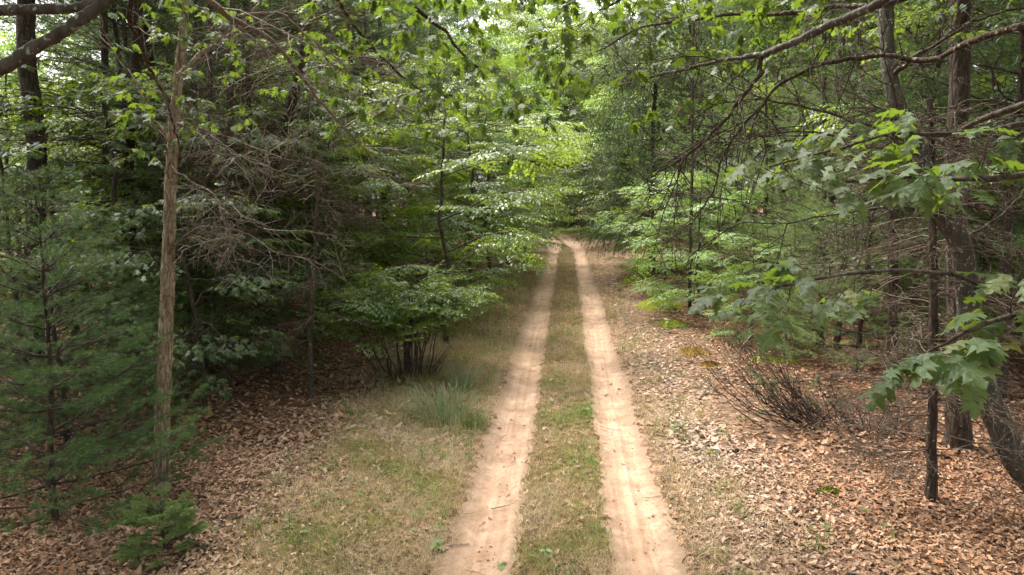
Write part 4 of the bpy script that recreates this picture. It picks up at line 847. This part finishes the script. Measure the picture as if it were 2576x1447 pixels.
# ------------------------------------------------------------------ many-stemmed shrub, twiggy shrub, grass tuft
SB = gp(1030, 945); SB[2] += .05; T = Tree('many_stemmed_shrub', 'many-stemmed dark shrub with drooping leaf cap beside the left verge', 'bush', SB); g = np.random.default_rng(95); sq, cq = Geo(), Geo(); O, D, U, S = [], [], [], []
for i in range(44):
    az = g.uniform(0, 6.283); rr = g.uniform(0, .6)*(1.2 if math.cos(az) < 0 else .8); L = g.uniform(1.35, 2.0); l = limb((math.cos(az)*rr, math.sin(az)*rr*.7, -.05), (math.cos(az)*.30*rr*2, math.sin(az)*.25*rr*2, 1), L, 9, g, 0, .05); sq.tube(l, np.linspace(g.uniform(.009, .02), .005, 9), 5)
    for j in range(4):
        a2 = az+g.uniform(-1.2, 1.2); O.append(l[int(g.integers(6, 9))]); D.append((math.cos(a2), math.sin(a2), g.uniform(-.12, .4))); U.append(g.normal(0, .25, 3)+np.array([0, 0, 1])); S.append(g.uniform(.6, 1.05))
for i in range(30):
    az = g.uniform(0, 6.283); p = (math.cos(az)*.45, math.sin(az)*.35, 0); l = limb(p, (math.cos(az)*.5, math.sin(az)*.5, 1), g.uniform(.5, 1.1), 7, g, .2, .09); sq.tube(l, np.linspace(.006, .002, 7), 4)
put_sprays(cq, g, SP_BEECHD, O, D, U, S); T.part('stems', sq, [B_DARK]); T.part('crown', cq, [M_BEECH, B_DARK], 'stuff')

b = gp(2085, 1072); T = Tree('twiggy_shrub', 'half-bare shrub with brown twigs sweeping up leftward on the right floor', 'bush', b); g = np.random.default_rng(96); sq, cq = Geo(), Geo(); O, D, U, S = [], [], [], []; nO, nD, nU, nS = [], [], [], []
for i in range(60):
    az = math.pi + g.normal(0, 1.1); L = g.uniform(.6, 1.75); l = limb((g.normal(0, .3), g.normal(0, .2), 0), (math.cos(az), math.sin(az)*.7, g.uniform(.08, .7)), L, 9, g, -.42, .07); sq.tube(l, np.linspace(g.uniform(.007, .016), .003, 9), 4)
    for j in range(3): O.append(along(l, g.uniform(.3, 1))); d = nrm(l[-1]-l[4]); D.append(d+g.normal(0, .35, 3)); U.append(g.normal(0, 1, 3)); S.append(g.uniform(.25, .5))
    if g.random() < .75: nO.append(l[-1]); nD.append(nrm(l[-1]-l[5])+g.normal(0, .2, 3)); nU.append(g.normal(0, 1, 3)); nS.append(g.uniform(.15, .32))
put_sprays(sq, g, SP_DEAD, O, D, U, S); put_sprays(cq, g, SP_SPRUCE, nO, nD, nU, nS); T.part('twigs', sq, [B_PINE], 'stuff'); T.part('needles', cq, [M_SPRUCE, B_DARK], 'stuff')
b = gp(2190, 1100); T = Tree('twiggy_shrub', 'small bare shrub stub between the sweeping shrub and the dead conifer', 'bush', b); sq = Geo(); O, D, U, S = [], [], [], []
for i in range(26):
    az = g.uniform(0, 6.283); l = limb((0, 0, 0), (math.cos(az), math.sin(az), g.uniform(.3, 1.2)), g.uniform(.4, .95), 8, g, -.2, .08); sq.tube(l, np.linspace(.011, .003, 8), 4)
    for j in range(3): O.append(along(l, g.uniform(.3, 1))); D.append(nrm(l[-1]-l[4])+g.normal(0, .4, 3)); U.append(g.normal(0, 1, 3)); S.append(g.uniform(.25, .5))
put_sprays(sq, g, SP_DEAD, O, D, U, S); T.part('twigs', sq, [B_PINE], 'stuff')

def tuft(label, u, v, n, h, rad, col, seed, name='grass_tuft', lean=(0, 0)):
    b = gp(u, v); b[2] += .08; g = np.random.default_rng(seed); q = Geo(); az = g.uniform(0, 6.283, n); rr = rad*np.sqrt(g.random(n)); H = h*g.uniform(.5, 1.2, n)
    out = g.uniform(.25, .9, n); d = np.stack([np.cos(az), np.sin(az), 0*az], -1); O = d*rr[:, None]; ln = np.array([lean[0], lean[1], 0]); side = nrm(np.cross(d, (0, 0, 1)))*.0035
    V = []
    for k, (a, z, w) in enumerate(((0, 0, 1), (.18, .5, 1), (.5, .85, .8), (1.0, .92, .1))):
        c = O + (d*out[:, None]+ln)*(a*H)[:, None]; c[:, 2] += z*H; V += [c-side*w, c+side*w]
    V = np.stack(V, 1).reshape(-1, 3); T_ = (np.array([[0, 1, 3], [0, 3, 2], [2, 3, 5], [2, 5, 4], [4, 5, 7], [4, 7, 6]])[None]+(np.arange(n)*8)[:, None, None]).reshape(-1, 3)
    c = np.array(col)[g.integers(0, len(col), n)]*g.uniform(.75, 1.25, (n, 1)); q.add(V, T_, 0, False, np.repeat(c, 8, 0))
    o = obj(name, q.mesh(name, [M_GRASS], True)); o.location = [float(t) for t in b]; tag(o, label, 'grass'); return o
GREENS = [(.13, .20, .09), (.18, .25, .12), (.24, .29, .15), (.30, .28, .14)]
tuft('large blue-green grass tussock on the left verge', 1115, 1055, 420, .46, .50, GREENS, 1, lean=(-.25, 0))
tuft('smaller grass tussock above the large one on the left verge', 1160, 985, 190, .45, .26, GREENS, 2, lean=(.05, 0))
tuft('low green grass clump at the left rut edge beside the tussock', 1190, 1075, 200, .26, .24, [(.10, .19, .04), (.2, .22, .08)], 3)

# ------------------------------------------------------------------ moss cushions, seedlings, fallen twigs
def moss_mat(name, a, b_):
    m, nt, out, N, L = new_mat(name); tc = N('ShaderNodeTexCoord'); n1 = N('ShaderNodeTexNoise'); n1.inputs['Scale'].default_value = 35; n1.inputs['Detail'].default_value = 5; L(tc.outputs['Object'], n1.inputs['Vector'])
    r = ramp(N, [(.3, a), (.7, b_)]); L(n1.outputs[0], r.inputs[0]); bs = N('ShaderNodeBsdfPrincipled'); bs.inputs['Roughness'].default_value = 1; bs.inputs['Specular IOR Level'].default_value = .1; L(r.outputs[0], bs.inputs['Base Color'])
    bp = N('ShaderNodeBump'); bp.inputs['Distance'].default_value = .03; L(n1.outputs[0], bp.inputs['Height']); L(bp.outputs[0], bs.inputs['Normal']); L(bs.outputs[0], out.inputs['Surface']); return m
M_MOSS, M_MOSSO = moss_mat('moss', (.07, .085, .012), (.23, .24, .03)), moss_mat('orange_moss', (.10, .06, .015), (.21, .135, .03))
def moss(label, u, v, rx, ry, hgt, seed, mat):
    b = gp(u, v); b[2] += .075; g = np.random.default_rng(seed); n, k = 9, 26; V = [(0, 0, hgt)]; T_ = []
    for i in range(1, n+1):
        for j in range(k):
            a = 2*math.pi*j/k; e = 1+.45*mnoise.noise(Vector((math.cos(a)*1.4, math.sin(a)*1.4, seed*2.1))); r = i/n; z = hgt*(1-r**2.2)*(1+.5*mnoise.noise(Vector((math.cos(a)*r*4, math.sin(a)*r*4, seed)))) - (.03 if i == n else 0)
            V.append((math.cos(a)*r*rx*e, math.sin(a)*r*ry*e, z))
    for j in range(k): T_.append((0, 1+j, 1+(j+1) % k))
    for i in range(n-1):
        for j in range(k): a = 1+i*k+j; b2 = 1+i*k+(j+1) % k; T_ += [(a, a+k, b2+k), (a, b2+k, b2)]
    q = Geo(); V = np.array(V); q.add(V, T_, 0, True)
    m = 500; rr = np.sqrt(g.random(m))*.93; az = g.uniform(0, 6.283, m); i = np.clip((rr*n).astype(int), 1, n-1); jj = (az/6.2832*k).astype(int) % k; O = V[1+(i-1)*k+jj]; D = nrm(g.normal(0, .6, (m, 3))+np.array([0, 0, 1.0])); s = nrm(np.cross(D, g.normal(0, 1, (m, 3))))*.006
    q.add(np.stack([O-s, O+s, O+D*.035], 1).reshape(-1, 3), np.arange(m*3).reshape(-1, 3), 0)
    o = obj('moss_cushion', q.mesh('moss_cushion', [mat])); o.location = [float(t) for t in b]; tag(o, label, 'moss')
moss('bright yellow-green moss mound at the right verge, farthest of the mosses', 1580, 715, .32, .5, .22, 1, M_MOSS)
moss('long yellow-green moss bank right of the track below the sunlit shrub', 1655, 775, .75, .9, .26, 2, M_MOSS)
moss('low moss patch in front of the yellow-green moss bank', 1690, 815, .5, .5, .13, 3, M_MOSS)
moss('orange-brown moss cushion beside the bent fallen branch', 1745, 885, .40, .40, .10, 4, M_MOSSO)
moss('small rusty moss cushion right of the pale leaf litter', 1785, 915, .26, .22, .06, 5, M_MOSSO)
moss('olive moss patch on the shaded floor behind the sweeping shrub', 1960, 905, .6, .5, .06, 6, M_MOSS)
moss('small green moss spot in the leaf litter at the lower right', 2085, 1245, .16, .10, .05, 7, M_MOSS)
moss('dark mossy bank on the left verge beyond the many-stemmed shrub', 1225, 745, .5, .9, .10, 8, M_MOSS)

def plantlet(label, u, v, h, n, leaf, seed, mat=None, tpl=T_OVATE, name='seedling'):
    b = gp(u, v); b[2] += .07; g = np.random.default_rng(seed); T = Tree(name, label, 'plant', b); q, c = Geo(), Geo(); P = limb((0, 0, 0), (g.normal(0, .1), g.normal(0, .1), 1), h, 6, g, 0, .05); q.tube(P, np.linspace(.004, .002, 6), 4); O, D, U, S = [], [], [], []
    for i in range(n):
        a = i*2.4; O.append(along(P, .3+.7*i/max(n-1, 1))); D.append((math.cos(a), math.sin(a), g.uniform(-.2, .4))); U.append((0, 0, 1)+g.normal(0, .2, 3)); S.append(leaf*g.uniform(.7, 1.2))
    c.inst(tpl, np.array(O), frames(np.array(D), np.array(U)), np.array(S), 0); T.part('stem', q, [B_DARK]); T.part('leaves', c, [mat or M_BRIGHT])
plantlet('small leafy oak seedling growing in the litter right of the right rut', 1706, 1108, .30, 9, .12, 1, M_OAK, T_OAKMD[0])
plantlet('bright seedling in the grass of the lower left verge', 730, 1340, .22, 10, .06, 2)
plantlet('paler seedling left of the bright one on the lower left verge', 650, 1335, .16, 8, .05, 3)
plantlet('leafy sprout at the very bottom left of the left rut', 1098, 1385, .10, 9, .11, 4)
plantlet('tiny sprout on the middle strip near the bottom', 1375, 1395, .08, 7, .07, 5)
plantlet('green sprig lying low at the bottom of the left rut', 1262, 1418, .04, 5, .09, 6)
plantlet('dark-leaved sprout at the outer edge of the left rut', 1180, 1160, .12, 9, .09, 7, M_BEECH)
plantlet('spindly weed on the shaded floor below the thin dead stem', 880, 1060, .45, 16, .07, 8, M_BEECH)
plantlet('taller spindly weed left of the grass tussock', 822, 1080, .55, 18, .06, 9, M_BEECH)
plantlet('leafy fern-like weed by the right verge below the moss mound', 1560, 745, .5, 26, .14, 10, M_BEECH)
plantlet('bright fern-like weed in front of the moss bank', 1680, 835, .35, 24, .13, 11, M_BRIGHT)

def fallen(label, pts, r, seed, nsub=3, cat='stick', name='fallen_branch', mat=None):
    P = [np.array(p) for p in pts]; g = np.random.default_rng(seed); b = P[0].copy(); L = wob(spline(P, 16), .008, g); q = Geo(); q.tube(L-b, np.linspace(r, r*.4, 16), 5)
    for k in range(nsub): p = along(L, g.uniform(.3, .95)); d = nrm(L[-1]-L[0])+g.normal(0, .6, 3)*np.array([1, 1, .25]); q.tube(limb(p-b, d, np.linalg.norm(L[-1]-L[0])*g.uniform(.12, .3), 6, g, 0, .06), np.linspace(r*.45, r*.2, 6), 4)
    o = obj(name, q.mesh(name, [mat or B_TWIG])); o.location = [float(t) for t in b]; tag(o, label, cat)
def fl(u, v, dz=.02): p = G(u, v); p[2] = gh(p[0], p[1])+dz; return p
b1, b2 = fl(1762, 1000), fl(1897, 905); kink = at(1897, 842, b2[1])
fallen('bent grey fallen branch propped up like an angle on the right floor', [b1, (b1+kink)/2, kink+np.array([0, 0, .0]), b2+np.array([.03, 0, .2]), b2], .016, 1, 2)
fallen('long straight dead branch lying low across the right floor', [fl(1790, 862, .2), fl(2050, 868, .3), fl(2350, 850, .5)], .014, 2, 5, mat=B_DARK)
fallen('second thin dead branch crossing in front of the sweeping shrub', [fl(1880, 1010, .3), fl(2100, 1010, .4), fl(2420, 1015, .5)], .012, 3, 5, mat=B_DARK)
fallen('thin stick lying in the lower part of the left rut', [fl(1237, 1275), fl(1270, 1268), fl(1300, 1258)], .006, 4, 1)
fallen('short stick at the left edge of the left rut near the bottom', [fl(1130, 1375), fl(1170, 1365), fl(1178, 1362)], .007, 5, 0)
fallen('stick in the leaf litter at the bottom right', [fl(1930, 1425), fl(2030, 1370), fl(2110, 1330)], .010, 6, 3)
fallen('slim stick slanting over the leaf litter left of the dead conifer', [fl(2040, 1290), fl(2160, 1250), fl(2240, 1215)], .009, 7, 3)
fallen('dark twig lying on the shaded litter below the oak saplings', [fl(620, 1090), fl(720, 1070), fl(800, 1060)], .010, 8, 2, mat=B_DARK)

# ------------------------------------------------------------------ the woods around: trees nothing tells apart
g = np.random.default_rng(77); taken = []
def free(x, y, d):
    return all((x-a)**2+(y-b)**2 > d*d for a, b in taken)
def wood(n, side, y0, y1, x0, x1, protos, name, label, group, dmin, sc=(.9, 1.15)):
    k = tries = 0
    while k < n and tries < 4000:
        tries += 1; y = g.uniform(y0, y1); x = side*g.uniform(x0, x1)+float(centre(y))
        if not free(x, y, dmin): continue
        taken.append((x, y)); place(protos[k % len(protos)], name, label, 'tree', group, on(x, y), g.uniform(0, 6.28), g.uniform(*sc)); k += 1
for sd, w in ((-1, 'left'), (1, 'right')):
    wood(10, sd, 23, 50, 7.5, 20, P_PINET, 'tall_pine', f'tall dark pine deep in the woods far {w} of the track', f'tall background pines on the {w}', 2.6)
    wood(10, sd, 15, 42, 5.5, 16, P_PINEB, 'bare_stemmed_pine', f'slim pine with dead lower branches in the {w} background', f'bare-stemmed background pines on the {w}', 2.0)
    wood(7, sd, 26, 50, 9.0, 18, P_TALL, 'broadleaf_tree', f'tall broadleaf tree in the {w} background wood', f'broadleaf background trees on the {w}', 3.2)
    wood(12, sd, 15, 44, 7.0, 17, P_BEECH, 'understorey_tree', f'small leafy tree deep in the {w} background wood', f'background understorey on the {w}', 1.8, (1.0, 1.5))
for sd, w in ((-1, 'left'), (1, 'right')):
    wood(13, sd, 20, 50, 15, 32, P_MIDB, 'far_leafy_tree', f'leafy tree filling the farthest gaps of the {w} wood', f'farthest leafy trees on the {w}', 2.6, (.9, 1.2))
wood(12, 1, 78, 100, -26, 16, P_TALL, 'broadleaf_tree', 'tall broadleaf tree beyond the bend of the track', 'broadleaf trees beyond the bend', 4.0, (1.0, 1.3))
wood(9, 1, 68, 84, -12, 11, P_BEECH, 'understorey_tree', 'leafy undergrowth tree beyond the bend of the track', 'undergrowth beyond the bend', 2.2, (1.6, 2.1))
for i in range(15):
    x = -13+1.5*i; y = 67+3*math.sin(i*1.7); place(P_LOW[0], 'far_bush', 'leafy bush in the row closing the view beyond the bend', 'bush', 'bushes beyond the bend', on(x, y), i*1.9, 1.5+.35*math.sin(i*2.9))
for x, y, sc, lab in ((-5.5, 84, 2.1, 'tall pale tree left of centre behind the bend'), (1.2, 88, 2.2, 'tall pale tree straight behind the end of the track'), (8.5, 80, 2.0, 'tall pale tree right of centre behind the spruce')):
    place(P_MIDB[0], 'leafy_tree', lab, 'tree', None, on(x, y), x*2.1, sc)
for x, y, sc, lab in ((6.5, 64, 1.3, 'towering leafy tree right of the far bend, its crown narrowing the gap of sky'), (-9.5, 62, 1.3, 'towering leafy tree left of the far bend'), (-2.0, 74, 1.45, 'towering leafy tree straight behind the far bend')):
    place(P_TALL[1], 'broadleaf_tree', lab, 'tree', None, on(x, y), x, sc)
# canopy trees beside and behind the viewpoint: their crowns shade the ground in view
for sd, w in ((-1, 'left'), (1, 'right')):
    wood(4, sd, -8, 5, 6.5, 13, P_TALL, 'canopy_tree', f'tall canopy tree beside the viewpoint on the {w}', f'canopy trees on the {w}', 3.4)
    wood(3, sd, -6, 8, 8.5, 16, P_PINET, 'canopy_pine', f'tall canopy pine beside the viewpoint on the {w}', f'canopy pines on the {w}', 3.0)
print('TRIS', sum(len(m.polygons) for m in bpy.data.meshes), 'OBJ', len(bpy.data.objects))
